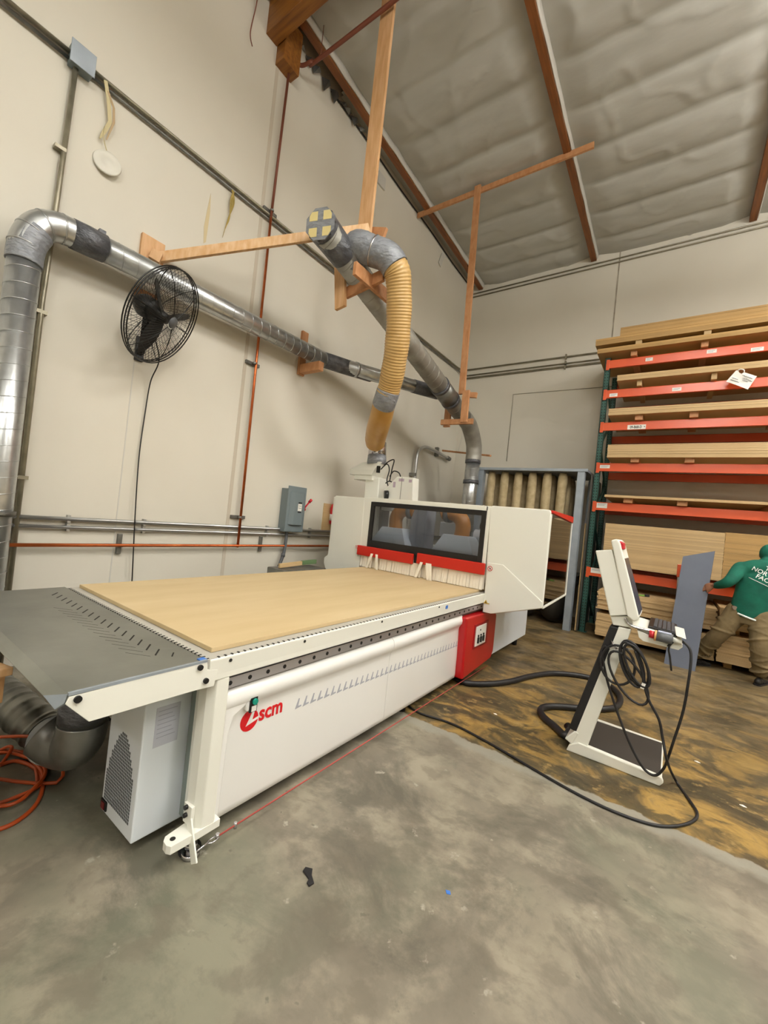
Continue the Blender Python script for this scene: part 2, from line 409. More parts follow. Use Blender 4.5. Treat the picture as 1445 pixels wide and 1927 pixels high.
# conduits running along the head of the back wall
for nm, z, lab in (('wall_conduit', 7.27, 'upper grey conduit running under the ceiling edge of the back wall'), ('wall_conduit', 7.19, 'lower of the two conduits just under the ceiling on the back wall')):
    q = MB(); q.tube([(-4.45, BY-.02, z), (3.6, BY-.02, z)], .014, 8); tag(q.build(nm, M['conduit']), lab, 'pipe')

# lamps
def lamp(x, y, z, lab, lx=1.3, ly=.55):
    t = thing('high_bay_light', lab, 'lamp', (x, y, z), 'high bay lights under the roof')
    q = MB(); q.box((x-lx/2-.03, y-ly/2-.03, z), (x+lx/2+.03, y+ly/2+.03, z+.07)); q.build('housing', M['housing'], t, .008)
    q = MB(); q.box((x-lx/2, y-ly/2, z-.10), (x+lx/2, y+ly/2, z-.002)); q.build('lens', M['lens'], t)
    q = MB(); q.box((x-lx/2, y-ly/2, z+.072), (x+lx/2, y+ly/2, z+.08)); q.build('added_uplight', M['uplight'], t)  # glowing top panel added to brighten the ceiling
    for s in (-1, 1):
        q = MB(); q.tube([(x+s*.45, y, z+.07), (x+s*.45, y, roof(y)+.02)], .005, 6); q.build('hanger', M['emt'], t)
LL = [(.3, 1.6, 6.5, 'high bay light hanging closest above the camera'), (1.2, -1.6, 6.5, 'high bay light behind the camera to the right'),
      (4.4, 1.6, 6.3, 'high bay light over the floor right of the machine'), (4.0, 6.2, 6.1, 'high bay light in front of the rack end'), (5.2, -4.6, 6.5, 'high bay light far behind on the right'), (.6, -5.4, 6.5, 'high bay light far behind the camera'), (8.4, 3.0, 6.3, 'high bay light by the right wall'), (2.6, 4.6, 6.3, 'added light for the back wall, right of the overhead duct')]  # the last one is an extra, added to brighten the back wall
for a in LL: lamp(*a)
# ------------------------------------------------------------------ left wall services
def single(q, name, mtl, label, cat, group=None, bevel=0.):
    return tag(centred(q.build(name, mtl, None, bevel)), label, cat, group)
WS = -4.48
# high conduits
q = MB(); q.tube([(WS+.012, -3, 5.245), (WS+.012, 1.0, 5.245)], .018, 8); q.tube([(WS+.012, 1.16, 5.245), (WS+.012, 4.3, 5.26), (WS+.012, 8.6, 5.31), (-4.42, 9.0, 5.31)], .018, 8)
single(q, 'wall_conduit', M['conduit'], 'upper weathered conduit climbing across the left wall through the junction box', 'pipe', 'pair of old conduits high on the left wall')
q = MB(); q.tube([(WS+.01, -3, 5.19), (WS+.01, 1.0, 5.19)], .014, 8); q.tube([(WS+.01, 1.16, 5.19), (WS+.01, 4.3, 5.2), (WS+.01, 8.6, 5.25), (-4.42, 9.0, 5.2)], .014, 8)
single(q, 'wall_conduit', M['galv_dull'], 'lower thinner conduit running below the upper one high on the left wall', 'pipe', 'pair of old conduits high on the left wall')
t = thing('junction_box', 'square grey junction box high on the left wall above the duct elbow', 'electrical box', (WS, 1.08, 5.14))
q = MB(); q.box((WX, 1.0, 5.14), (WX+.10, 1.16, 5.31)); q.build('box_body', M['greybox'], t, .006)
q = MB(); q.box((WX+.10, .99, 5.13), (WX+.108, 1.17, 5.32)); q.build('cover_plate', M['zinc'], t, .003)
q = MB(); q.tube([(WS+.02, 1.05, 5.14), (WS+.02, 1.03, 4.0), (WS+.02, 1.01, 3.1), (WS+.02, 1.01, .02)], .02, 10)
for z in (3.0, 1.6, 4.4): q.box((WX, .97, z), (WX+.06, 1.05, z+.03))
single(q, 'drop_conduit', M['conduit'], 'vertical grey conduit dropping from the junction box down the left wall', 'pipe')
# back wall conduits
for z, r, lab in ((5.38, .017, 'topmost of the conduits crossing the back wall at mid height'), (5.24, .013, 'middle conduit crossing the back wall at mid height'), (5.17, .02, 'lowest and thickest conduit crossing the back wall at mid height')):
    q = MB(); q.tube([(-4.44, BY-.03, z), (3.4, BY-.03, z)], r, 8)
    for x in (-2.15, 0.3): q.box((x-.015, BY-.06, z-.05), (x+.015, BY, z+.05))
    single(q, 'wall_conduit', M['conduit'], lab, 'pipe', 'conduits across the back wall')
q = MB(); q.tube([(-3.21, BY-.01, 3.15), (-3.21, BY-.01, 4.68), (-1.2, BY-.01, 4.66)], .006, 6)
single(q, 'wall_cable', M['conduit'], 'thin painted-over cable turning a corner on the back wall above the filter tubes', 'cable')
q = MB(); q.tube(smooth_path([(-4.42, BY-.02, 5.1), (-4.40, BY-.02, 4.3), (-4.36, BY-.03, 3.8), (-4.42, BY-.03, 3.4)]), .005, 6)
single(q, 'wall_cable', M['foil'], 'pale cord hanging down the back wall near the corner', 'cable')
# lower steel conduits
for z, r, lab, y0 in ((1.285, .018, 'upper shiny steel conduit low on the left wall behind the machine', .94), (1.21, .016, 'lower shiny steel conduit low on the left wall behind the machine', .98)):
    q = MB(); q.tube([(WS+.02, y0, z), (WS+.02, 9.0, z)], r, 10); q.tube(smooth_path([(WS+.02, y0, z), (WS+.05, y0-.08, z-.01), (WS+.06, y0-.14, z-.08)]), r*1.25, 10)
    for y in (1.37, 2.02, 3.6, 4.4, 6.0): q.box((WX, y-.012, z-.035), (WX+.045, y+.012, z+.035))
    single(q, 'steel_conduit', M['emt'], lab, 'pipe', 'steel conduits low on the left wall')
# copper air line
t = thing('copper_air_line', 'orange copper pipe low on the left wall with a branch rising to the roof beam', 'pipe', (WS, 3.1, 1.0))
q = MB(); q.tube([(WS+.05, .95, 1.05), (WS+.05, 8.9, 1.06)], .016, 12); q.build('horizontal_run', M['copper'], t)
q = MB(); q.tube([(WS+.05, 3.14, 1.05), (WS+.05, 3.10, 5.2)], .016, 12); q.sphere((WS+.05, 3.14, 1.05), .022); q.build('riser', M['copper'], t)
q = MB(); q.tube([(WS+.05, 3.10, 5.2), (WS+.05, 3.13, 7.12)], .016, 12); q.build('riser', M['redpipe'], t, label='dull red-brown upper length of the riser')
def strut(y, z, up):
    q = MB()
    if up: q.box((WX, y-.02, z-.10), (WX+.035, y+.02, z+.10)); q.box((WX+.03, y-.028, z-.03), (WX+.055, y+.028, z-.015))
    else: q.box((WX, y-.10, z-.02), (WX+.035, y+.10, z+.02)); q.tube([(WS+.05, y-.005, z-.012), (WS+.05, y-.005, z+.012)], .024, 10)
    q.build('strut_clamp', M['galv_dull'], t, .003)
strut(1.81, 1.06, True); strut(3.52, 1.07, True); strut(3.10, 3.35, False); strut(3.13, 1.41, False); strut(3.11, 5.3, False)
# sprinkler pipe below the beam
q = MB()
q.tube(smooth_path([(6, 3.34, 7.3), (-3.2, 3.34, 7.3), (-4.25, 3.3, 7.3), (-4.4, 3.22, 7.28), (-4.43, 3.17, 7.15)]), .024, 10)
for x in (-4.1, -1.7, .8): q.tube([(x, 3.33, 7.3), (x, 3.33, roof(3.3)-.04)], .005, 6)
single(q, 'sprinkler_pipe', M['redpipe'], 'thin red-brown pipe crossing under the roof beside the big beam', 'pipe')
q = MB(); q.tube(smooth_path([(-4.46, 2.62, 7.75), (-4.44, 2.60, 7.4), (-4.45, 2.57, 7.05), (-4.43, 2.60, 6.9)]), .006, 6)
single(q, 'hanging_wire', M['redpipe'], 'loose thin wire hanging by the end of the big roof beam', 'wire')

# strings, plate and old tape
t = thing('hanging_plate', 'round white plastic plate dangling from yellowed tape strands on the left wall', 'plate', (-4.46, 1.35, 4.4))
q = MB(); q.lathe([(0, .018), (.035, .016), (.045, .006), (.085, .004), (.105, .012), (.112, .0), (.105, -.004), (0, -.004)], (-4.47, 1.353, 4.56), (1, -.25, .1), 32); q.build('plate_disc', M['plate'], t)
def ribbon(pts, w, name, par, mt):
    q = MB(); n = len(pts); v = []
    for i, p in enumerate(pts):
        s = w*(1 if i < n-1 else .4); v += [(p[0], p[1]-s/2, p[2]), (p[0]+.004, p[1]+s/2, p[2]), (p[0]-.003, p[1]+s/2, p[2]), (p[0]-.005, p[1]-s/2, p[2])]
    q.add(v, [(4*i+k, 4*i+(k+1) % 4, 4*i+4+(k+1) % 4, 4*i+4+k) for i in range(n-1) for k in range(4)]+[(0, 1, 2, 3), (4*n-4, 4*n-3, 4*n-2, 4*n-1)])
    return q.build(name, mt, par)
ribbon([(-4.455, 1.265, 5.24), (-4.45, 1.30, 5.1), (-4.46, 1.335, 4.92), (-4.465, 1.30, 4.80), (-4.46, 1.275, 4.72)], .03, 'tape_strand', t, M['yellowtape'])
ribbon([(-4.45, 1.29, 5.16), (-4.44, 1.345, 5.05), (-4.45, 1.36, 4.93), (-4.46, 1.325, 4.75)], .018, 'tape_strand', t, mat('tan strand', 'b79f7c', .7))
q = MB(); q.tube(smooth_path([(-4.455, 1.30, 4.85), (-4.46, 1.30, 4.75), (-4.465, 1.335, 4.66)]), .004, 6); q.build('string', M['yellowtape'], t)
q = MB()
for k in range(3):
    a = .02*k; v = [(-4.44-a/3, 2.56+.012*k, 5.17), (-4.45, 2.60-a, 5.05), (-4.46, 2.56+.006*k, 4.85), (-4.47, 2.52+.008*k, 4.6+.06*k)]
    q.tube(smooth_path(v), [.012*(1-.85*i/24) for i in range(25)], 6)
single(q, 'hanging_tape', mat('mustard tape', 'a8934e', .7), 'mustard coloured strip of old tape hanging under the high conduit', 'tape')
q = MB(); q.prism([(2.325, 4.42), (2.35, 4.45), (2.36, 4.80), (2.345, 5.0), (2.325, 4.8), (2.31, 4.6)], 'x', WX, WX+.003)
single(q, 'glue_stain', mat('faded yellow glue', 'cfc09a', .8), 'faint yellow vertical glue streak on the left wall', 'stain')

# disconnect switch
t = thing('safety_switch', 'grey metal safety switch box with red lever on the left wall', 'electrical box', (WX, 3.97, 1.25))
q = MB(); q.box((WX, 3.80, 1.255), (WX+.14, 4.12, 1.86)); q.build('enclosure', M['greybox'], t, .006)
q = MB(); q.box((WX+.14, 3.79, 1.26), (WX+.155, 4.13, 1.90)); 
q.prism([(WX+.155, 3.83), (WX+.20, 3.88), (WX+.20, 4.05), (WX+.155, 4.10)], 'z', 1.36, 1.82); q.build('door', M['greybox'], t, .008)
q = MB(); q.box((WX+.2, 3.95, 1.56), (WX+.203, 4.02, 1.66)); q.build('label', M['label'], t)
q = MB(); q.box((WX+.2, 3.955, 1.665), (WX+.204, 4.015, 1.685)); q.box((WX+.2, 3.955, 1.535), (WX+.204, 4.015, 1.555)); q.box((WX+.203, 3.96, 1.60), (WX+.204, 4.01, 1.605)); q.box((WX+.203, 3.96, 1.63), (WX+.204, 4.01, 1.635)); q.build('label_print', M['ink'], t)
q = MB(); q.tube([(WX+.1, 4.13, 1.58), (WX+.1, 4.17, 1.60)], .03, 12); q.tube([(WX+.1, 4.16, 1.60), (WX+.13, 4.22, 1.70)], .012, 8); q.tube([(WX+.13, 4.22, 1.70), (WX+.145, 4.25, 1.745)], .02, 10); q.build('lever', M['redplas'], t)
q = MB(); q.tube(smooth_path([(WX+.06, 3.92, 1.26), (WX+.07, 3.91, 1.1), (WX+.08, 3.88, .92), (WX+.1, 3.78, .72), (WX+.16, 3.6, .55), (WX+.2, 3.4, .4)]), .022, 12)
q.tube([(WX+.075, 3.885, .95), (WX+.085, 3.875, .90)], .028, 12)
single(q, 'flexible_conduit', M['grey_soft'], 'grey flexible conduit curving down from the safety switch', 'cable')
# extinguisher on a board
q = MB(); q.box((WX, 4.66, 1.27), (WX+.02, 4.95, 1.72)); single(q, 'mounting_board', M['mdf'], 'plywood mounting board behind the fire extinguisher', 'board')
t = thing('fire_extinguisher', 'small red fire extinguisher hung on a plywood board beside the machine', 'fire extinguisher', (WX+.09, 4.82, 1.4))
q = MB(); q.lathe([(0, 0), (.05, 0), (.062, .015), (.064, .25), (.055, .30), (.025, .335), (.02, .35), (0, .35)], (WX+.09, 4.82, 1.40), (0, 0, 1), 24); q.build('cylinder', M['redplas'], t)
q = MB(); q.tube([(WX+.09, 4.82, 1.745), (WX+.09, 4.82, 1.79)], .018, 10); q.bar((WX+.09, 4.80, 1.79), (WX+.13, 4.78, 1.825), .012, .012); q.bar((WX+.09, 4.82, 1.78), (WX+.14, 4.80, 1.77), .012, .01); q.tube(smooth_path([(WX+.09, 4.84, 1.77), (WX+.12, 4.89, 1.74), (WX+.11, 4.9, 1.6), (WX+.1, 4.895, 1.5)]), .008, 8); q.build('valve', M['black'], t)
q = MB(); q.tube([(WX+.09, 4.82, 1.46), (WX+.09, 4.82, 1.56)], .0655, 24); q.build('label', M['label'], t)

# ------------------------------------------------------------------ wall duct (8 inch spiral)
DX = -4.26
def duct_between(q, p, r, pitch=.125):
    for a, b in zip(p, p[1:]): q.tube([a, b], r, 28); q.helix(a, b, r, pitch)
t = thing('wall_duct', 'shiny spiral steel duct rising at the left and running along the left wall', 'duct', (DX, .84, 0))
q = MB(); duct_between(q, [(DX, .83, .0), (DX, .83, 3.32)], .105); q.build('vertical_pipe', M['galv'], t)
el = smooth_path([(DX, .83, 3.30), (DX, .835, 3.44), (DX, .90, 3.60), (DX, 1.02, 3.67), (DX, 1.16, 3.68)], 8)
q = MB(); q.tube(el, .112, 28)
for i in (6, 12, 18, 25): q.tube([el[i]-(el[i+1]-el[i]).normalized()*.006, el[i]+(el[i+1]-el[i]).normalized()*.006], .116, 28)
q.build('elbow', M['galv'], t)
q = MB(); q.tube(smooth_path([(DX, .83, 3.27), (DX, .832, 3.38), (DX, .85, 3.47), (DX, .88, 3.55)], 6), .1155, 26); q.build('tape_wrap', M['tape'], t)
q = MB(); q.tube([(DX, 1.10, 3.678), (DX, 1.22, 3.685), (DX, 1.34, 3.69)], [.118, .12, .115], 26); q.box((DX-.01, 1.28, 3.79), (DX+.03, 1.33, 3.83)); q.build('tape_wrap', M['tape_dark'], t)
q = MB(); duct_between(q, [(DX, 1.2, 3.685), (DX, 4.12, 3.75)], .105); q.build('horizontal_pipe', M['galv'], t)
q = MB(); q.tube([(DX, .83, 1.30), (DX, .83, 1.34)], .125, 24); q.box((DX-.2, .80, 1.315), (DX+.16, .86, 1.335)); q.build('floor_bracket', M['galv_dull'], t)
bp = [V((DX, 4.1, 3.75)), V((-4.2, 4.36, 3.765)), V((-4.02, 4.9, 3.78)), V((-3.36, 6.36, 3.82))]
q = MB(); q.tube([bp[0], bp[1], bp[2]], [.108, .112, .108], 26); q.build('tape_wrap', M['tape_dark'], t)
q = MB(); q.tube([bp[1], bp[3]], .103, 26); q.tube([bp[1].lerp(bp[3], .12), bp[1].lerp(bp[3], .14)], .112, 26); q.tube([bp[1].lerp(bp[3], .5), bp[1].lerp(bp[3], .505)], .108, 26); q.build('branch_pipe', M['galv'], t)
q = MB(); q.tube([bp[1].lerp(bp[3], .62), bp[1].lerp(bp[3], .86)], .11, 26); q.build('tape_wrap', M['tape_dark'], t)

# ------------------------------------------------------------------ trunk duct
t = thing('trunk_duct', 'large grey spiral duct hanging from timbers and dropping into the dust collector', 'duct', (-3.3, 7.3, 0))
A0, A1 = V((-3.15, 2.884, 4.459)), V((-3.27, 6.456, 3.625))
ax = (A1-A0).normalized()
def AP(s): return A0+ax*s
LT = (A1-A0).length
q = MB(); duct_between(q, [AP(.0), AP(LT+.35)], .145, .16); q.build('sloping_pipe', M['duct_dusty'], t)
q = MB(); q.tube([AP(LT-.72), AP(LT-.30)], .155, 26); q.build('wye_fitting', M['galv_dull'], t)
for s in (LT-.78, LT-.34): q = MB(); q.tube([AP(s), AP(s+.07)], .162, 26); q.build('tape_band', M['tape_dark'], t)
e0 = AP(LT+.3); DY = 7.42
q = MB(); q.tube(smooth_path([e0, AP(LT+.62), (-3.3, DY-.06, 3.22), (-3.3, DY, 3.02), (-3.3, DY, 2.88)], 8), .15, 26); q.build('elbow', M['duct_dusty'], t)
q = MB(); duct_between(q, [(-3.3, DY, 1.5), (-3.3, DY, 2.9)], .135, .16); q.build('drop_pipe', M['galv'], t)
for z in (2.86, 2.46): q = MB(); q.tube([(-3.3, DY, z-.035), (-3.3, DY, z+.035)], .15, 26); q.build('tape_band', M['tape_dark'], t)
# taped open end with crossed tape
cn = V((-.28, .95, .06)).normalized()
sd = cn.cross(V((0, 0, 1))).normalized(); up = sd.cross(cn).normalized(); E0 = AP(-.10)
q = MB(); n_ = 24; rg = []
for c_, dr, r0_, k_ in ((E0, cn, .168, 1), (E0+cn*.09, (cn+ax*.4).normalized(), .165, .6), (AP(.12), ax, .157, 0), (AP(.30), ax, .152, 0)):
    s_ = dr.cross(V((0, 0, 1))).normalized(); u_ = s_.cross(dr).normalized()
    for k in range(n_):
        a = 2*PI*k/n_; o_ = r0_*(1-k_*.07*abs(math.sin(4*a)))
        rg.append(tuple(c_+(s_*math.cos(a)+u_*math.sin(a))*o_))
q.add(rg, [(i*n_+k, i*n_+(k+1) % n_, (i+1)*n_+(k+1) % n_, (i+1)*n_+k) for i in range(3) for k in range(n_)], True); q.build('end_wrap', M['tape_dark'], t)
ax0 = ax; ax = cn
q = MB(); o8 = [E0+(sd*math.cos(a)+up*math.sin(a))*.172 for a in [PI/8+PI/4*k for k in range(8)]]
q.add([tuple(p-ax*.012) for p in o8]+[tuple(p) for p in o8], [tuple(range(8)), tuple(range(8, 16))]+[(k, (k+1) % 8, 8+(k+1) % 8, 8+k) for k in range(8)]); cap = q.build('end_cap', M['tape'], t)
for sx in (-1, 1):
    for sy in (-1, 1):
        q = MB(); pts = [(.032, .035), (.125, .035), (.125, .085), (.10, .125), (.032, .125)]
        pp = [E0-ax*.014+sd*(sx*a)+up*(sy*b) for a, b in pts]; q.add([tuple(p) for p in pp]+[tuple(p+ax*.003) for p in pp], [(0,1,2,3,4), (9,8,7,6,5)]+[(k, (k+1) % 5, 5+(k+1) % 5, 5+k) for k in range(5)]); q.build('foam_square', M['pale'], cap, label='pale yellow foam square')
ax = ax0

# amber hose
t = thing('flexible_hose', 'amber corrugated dust hose looping from the overhead duct down to the spindle', 'hose', (-3.599, 4.666, 2.544))
hp = smooth_path([(-2.653, 3.422, 4.289), (-2.631, 3.488, 4.199), (-2.658, 3.595, 3.968), (-2.729, 3.734, 3.623), (-2.828, 3.852, 3.373), (-2.939, 3.96, 3.18), (-2.988, 3.988, 3.101)], 10)
hp = resample(hp, .006)
q = MB(); q.tube(hp, [.139+.0032*math.sin(i*2*PI/5.3)+.003*math.sin(i*.11) for i in range(len(hp))], 30); q.build('corrugated_hose', M['hose'], t)
q = MB(); q.tube(smooth_path([(-2.964, 3.98, 3.143), (-3.012, 4.008, 3.057), (-3.07, 4.054, 2.995)], 6), .144, 28); q.build('tape_wrap', M['tape'], t)
hp2 = smooth_path([(-3.066, 4.056, 3.022), (-3.206, 4.204, 2.888), (-3.381, 4.388, 2.801), (-3.547, 4.577, 2.724), (-3.638, 4.697, 2.66)], 8)
q = MB(); q.tube(hp2, [.14+.012*math.sin(PI*i/(len(hp2)-1)) for i in range(len(hp2))], 28); q.sphere(tuple((-3.588, 4.622, 2.705)), .148, 24, 14); q.build('smooth_elbow', M['hose_smooth'], t)
q = MB(); q.tube(resample(smooth_path([AP(.42), (-3.027, 3.225, 4.485), (-2.867, 3.292, 4.43), (-2.71, 3.38, 4.367), (-2.643, 3.441, 4.269)], 8), .02), [.150+.004*R_.random() for _ in range(200)][:len(resample(smooth_path([AP(.42), (-3.027, 3.225, 4.485), (-2.867, 3.292, 4.43), (-2.71, 3.38, 4.367), (-2.643, 3.441, 4.269)], 8), .02))], 26); tp = q.build('tape_wrap', M['tape'], t, label='thick wrap of grey tape joining hose and duct')
c0 = V((-2.848, 3.305, 4.427)); dd = (V((-2.71, 3.38, 4.367))-V((-2.867, 3.292, 4.43))).normalized()
q = MB(); q.tube([c0-dd*.008, c0+dd*.008], .158, 26); q.build('hanger_strap', M['bright'], tp)

# ------------------------------------------------------------------ timber supports
TY = 3.42
t = thing('duct_hanger', 'long pale timber hanger holding the taped end of the overhead duct', 'timber support', (-3.1, TY, 3.9))
q = MB(); q.bar((-3.12, TY, 4.72), (-3.12, TY, roof(TY)+.05), .19, .038, (0, 1, 0)); q.build('hanging_plank', M['timber'], t, .003)
q = MB(); q.bar((-3.02, TY-.04, 4.78), (-4.47, 1.841, 3.962), .04, .10, (0, 0, 1)); q.build('wall_brace', M['timber2'], t, .003)
q = MB(); q.box((WX, 1.70, 3.90), (WX+.04, 1.92, 4.14)); q.bar((-4.44, 1.781, 3.961), (-4.4, 1.868, 3.936), .09, .1); q.build('wall_cleat', M['timber'], t, .003)
q = MB(); q.bar((-3.414, 3.36, 4.634), (-3.307, 3.36, 3.934), .15, .04, (0, 1, 0)); q.build('frame_board', M['timber'], t, .003)
q = MB(); q.bar((-3.298, 3.42, 4.136), (-2.775, 3.42, 4.211), .04, .13, (0, 0, 1)); q.build('frame_board', M['board'], t, .003)
q = MB(); q.bar((-3.456, 3.5, 4.957), (-2.88, 3.5, 4.752), .04, .12, (0, 0, 1)); q.build('frame_board', M['board'], t, .003)
q = MB(); q.bar(V((-2.933, 3.12, 4.166)), V((-2.933, 3.12, 4.166))+V((0, .62, 0)), .04, .14, (0, 0, 1)); q.build('side_board', M['board'], t, .003)
TY2 = 6.3
t = thing('duct_hanger', 'slimmer orange timber hanger with a square frame around the far end of the duct', 'timber support', (-3.2, TY2, 3.3))
a, b = V((-3.232, 6.3, 7.373)), V((-3.13, 6.3, 3.828))
q = MB(); q.bar(b, (a.x, a.y, roof(TY2)-.12), .11, .04, (0, 1, 0)); q.build('hanging_plank', M['board'], t, .003)
q = MB(); q.bar((WX+.02, TY2+.06, roof(TY2)-.17), (-1.42, TY2+.06, roof(TY2)-.17), .04, .09, (0, 0, 1)); q.build('cross_rail', M['board'], t, .003)
for nm, p, w_, yy in (('frame_board', ((-3.436, 6.3, 3.762), (-3.436, 6.3, 3.311)), .12, 0), ('frame_board', ((-2.953, 6.3, 3.812), (-2.944, 6.3, 3.288)), .12, -.05)):
    q = MB(); q.bar(V(p[0])+V((0, yy-.15 if yy else .15, 0)), V(p[1])+V((0, yy-.15 if yy else .15, 0)), w_, .04, (0, 1, 0)); q.build(nm, M['board'], t, .003)
for p in (((-3.473, 6.3, 3.36), (-2.874, 6.3, 3.348)), ((-3.099, 6.3, 3.816), (-2.855, 6.3, 3.785))):
    q = MB(); q.bar(p[0], p[1], .05, .09, (0, 0, 1)); q.build('frame_board', M['board'], t, .003)
# wall bracket under the wall duct
t = thing('duct_bracket', 'small orange wooden bracket cradling the duct on the left wall', 'timber support', (WX, 3.9, 3.5))
q = MB(); q.box((WX, 3.84, 3.48), (WX+.04, 3.95, 4.10)); q.build('upright_board', M['board'], t, .003)
q = MB(); q.box((WX+.04, 3.85, 3.50), (WX+.42, 3.94, 3.62)); q.build('shelf_board', M['board'], t, .003)
# bracket behind fan
q = MB(); q.box((WX, 1.70, 3.42), (WX+.04, 1.93, 3.60)); single(q, 'backing_board', M['board'], 'orange board on the wall seen through the fan cage', 'board', None, .003)

# ------------------------------------------------------------------ fan
FC = V((-4.02, 1.775, 3.242)); fa = V((.66, .50, -.40)).normalized()
t = thing('wall_fan', 'black round wall fan tilted downward in front of the wall duct', 'fan', (WX, 1.95, 2.95))
fu = fa.cross(V((0, 0, 1))).normalized(); fw_ = fa.cross(fu).normalized()
def FP(r, a, d): return FC+(fu*math.cos(a)+fw_*math.sin(a))*r+fa*d
RF = .45
q = MB()
for d in (-.02, .03, .005): q.tube([FP(RF, 2*PI*k/48, d) for k in range(48)], .006, 6, closed=True)
q.build('outer_ring', M['black'], t)
def cage(sgn, dep):
    q = MB()
    for k in range(60):
        a = 2*PI*k/60
        q.tube([FP(.06+(RF-.06)*s, a+.25*(1-s), sgn*dep*math.cos(s*PI/2)**.6) for s in (0, .2, .4, .6, .8, .93, 1)], .0018, 4, False)
    for rr in (.13, .21, .29, .35):
        s = (rr-.06)/(RF-.06); q.tube([FP(rr, 2*PI*k/40, sgn*dep*math.cos(s*PI/2)**.6) for k in range(40)], .0015, 4, closed=True)
    for k in range(6): q.tube([FP(.06+(RF-.06)*s, 2*PI*k/6+.1, sgn*dep*math.cos(s*PI/2)**.6) for s in (0, .25, .5, .75, 1)], .004, 5, False)
    return q.build('front_cage' if sgn > 0 else 'rear_cage', M['black'], t)
fcg = cage(1, .11); cage(-1, .10)
q = MB(); q.lathe([(0, .0), (.05, .0), (.055, -.012), (.045, -.02)], FC+fa*.122, fa, 24); q.build('hub_badge', M['grey_soft'], fcg)
for k, a0 in enumerate((-.55, -.55+2*PI/3, -.55+4*PI/3)):
    q = MB(); n = 10; v = []
    for i in range(n+1):
        s = i/n; r = .04+.34*s; w_ = (.03+.034*math.sin(PI*min(1, s*.9+.08)))*(1 if s < .93 else .6)
        tw = .75-.35*s
        cdir = (fu*math.cos(a0)+fw_*math.sin(a0)); tdir = (-fu*math.sin(a0)+fw_*math.cos(a0))
        c = FC+cdir*r; e = tdir*math.cos(tw)+fa*math.sin(tw); nn = fa*math.cos(tw)-tdir*math.sin(tw)
        v += [tuple(c-e*w_+nn*.003), tuple(c+e*w_+nn*.003), tuple(c+e*w_-nn*.003), tuple(c-e*w_-nn*.003)]
    q.add(v, [(4*i+m, 4*i+(m+1) % 4, 4*i+4+(m+1) % 4, 4*i+4+m) for i in range(n) for m in range(4)]+[(0, 1, 2, 3), (4*n, 4*n+1, 4*n+2, 4*n+3)]); q.build('blade', M['black'], t, .002)
q = MB(); q.lathe([(0, .05), (.045, .05), (.05, 0), (.06, -.05), (.10, -.08), (.105, -.20), (.08, -.25), (0, -.26)], FC, fa, 24); q.build('motor', M['black'], t)
mb = FC-fa*.16
q = MB(); q.bar(mb-V((0, 0, .05)), (WX+.06, 1.80, 2.98), .06, .035); q.box((WX, 1.76, 2.90), (WX+.03, 1.84, 3.14)); q.bar((WX+.06, 1.80, 2.98), (WX+.01, 1.80, 3.0), .05, .04)
q.build('wall_bracket', M['black'], t, .003)
q = MB(); q.tube(smooth_path([mb-V((0, 0, .1)), (WX+.22, 1.90, 2.95), (WX+.06, 1.915, 2.72), (WX+.03, 1.91, 2.4), (WX+.03, 1.90, 1.95), (WX+.07, 1.905, 1.4), (WX+.07, 1.95, .65), (WX+.1, 1.96, .1)]), .006, 8); q.build('power_cord', M['black'], t)

# ------------------------------------------------------------------ corner pipe and bits near the dust collector
t = thing('corner_pipe', 'bent steel conduit rising behind the machine and turning into the far corner', 'pipe', (-4.4, 7.1, 0))
q = MB(); q.tube(smooth_path([(-4.4, 7.13, 1.2), (-4.4, 7.12, 2.05), (-4.4, 7.11, 2.8), (-4.4, 7.16, 3.02), (-4.4, 7.36, 3.15), (-4.4, 7.7, 3.17), (-4.4, 8.5, 3.12)], 8), .034, 14); q.build('pipe', M['emt'], t)
q = MB(); q.box((WX, 8.0, 3.08), (WX+.07, 8.08, 3.28)); q.build('clamp', M['galv_dull'], t)
q = MB(); q.tube([(-4.4, 8.45, 3.12), (-4.4, 8.56, 3.11)], .05, 12); q.build('end_coupling', M['galv_dull'], t)
q = MB(); q.box((WX, 7.04, 2.5), (WX+.16, 7.06, 2.56)); q.build('clamp', M['galv_dull'], t)
q = MB(); q.bar((-4.35, 8.1, 3.22), (-3.05, 7.66, 3.02), .05, .035); single(q, 'support_stick', M['board'], 'thin orange wooden stick braced behind the drop pipe', 'board', None, .002)

# dust collector
t = thing('dust_collector', 'zinc framed dust collector with a row of felt filter tubes behind the machine', 'dust collector', (-2.2, 8.0, 0))
FX0, FX1, FY0, FY1, FZ = -3.22, -1.33, 7.62, 8.75, 2.73
for x, y in ((FX1-.06, FY0), (FX0+.02, FY0), (FX1-.06, FY1), (FX0+.02, FY1)):
    q = MB(); q.box((x-.045, y-.02, 0), (x+.07, y+.02, FZ)); q.box((x+.06, y-.02, 0), (x+.07, y+.1, FZ)); q.build('corner_post', M['zinc'], t, .003)
q = MB(); q.box((FX0-.05, FY0-.03, FZ), (FX1+.05, FY1+.05, FZ+.05)); q.build('top_plate', M['zinc'], t, .004)
q = MB(); q.box((FX0, FY0, .75), (FX1, FY1, .92)); q.build('lower_plate', M['galv_dull'], t, .004)
for i in range(6):
    for r_ in range(3):
        x = -3.03+i*.265; y = FY0+.17+r_*.36
        q = MB(); pr = [(0, .92), (.078, .92)]+[(.082+.003*math.sin(k*1.7+i), .95+k*.1) for k in range(17)]+[(.075, 2.66), (.06, 2.72), (0, 2.72)]
        q.lathe(pr, (x, y, 0), (0, 0, 1), 18); q.build('filter_tube', M['filter'], t)
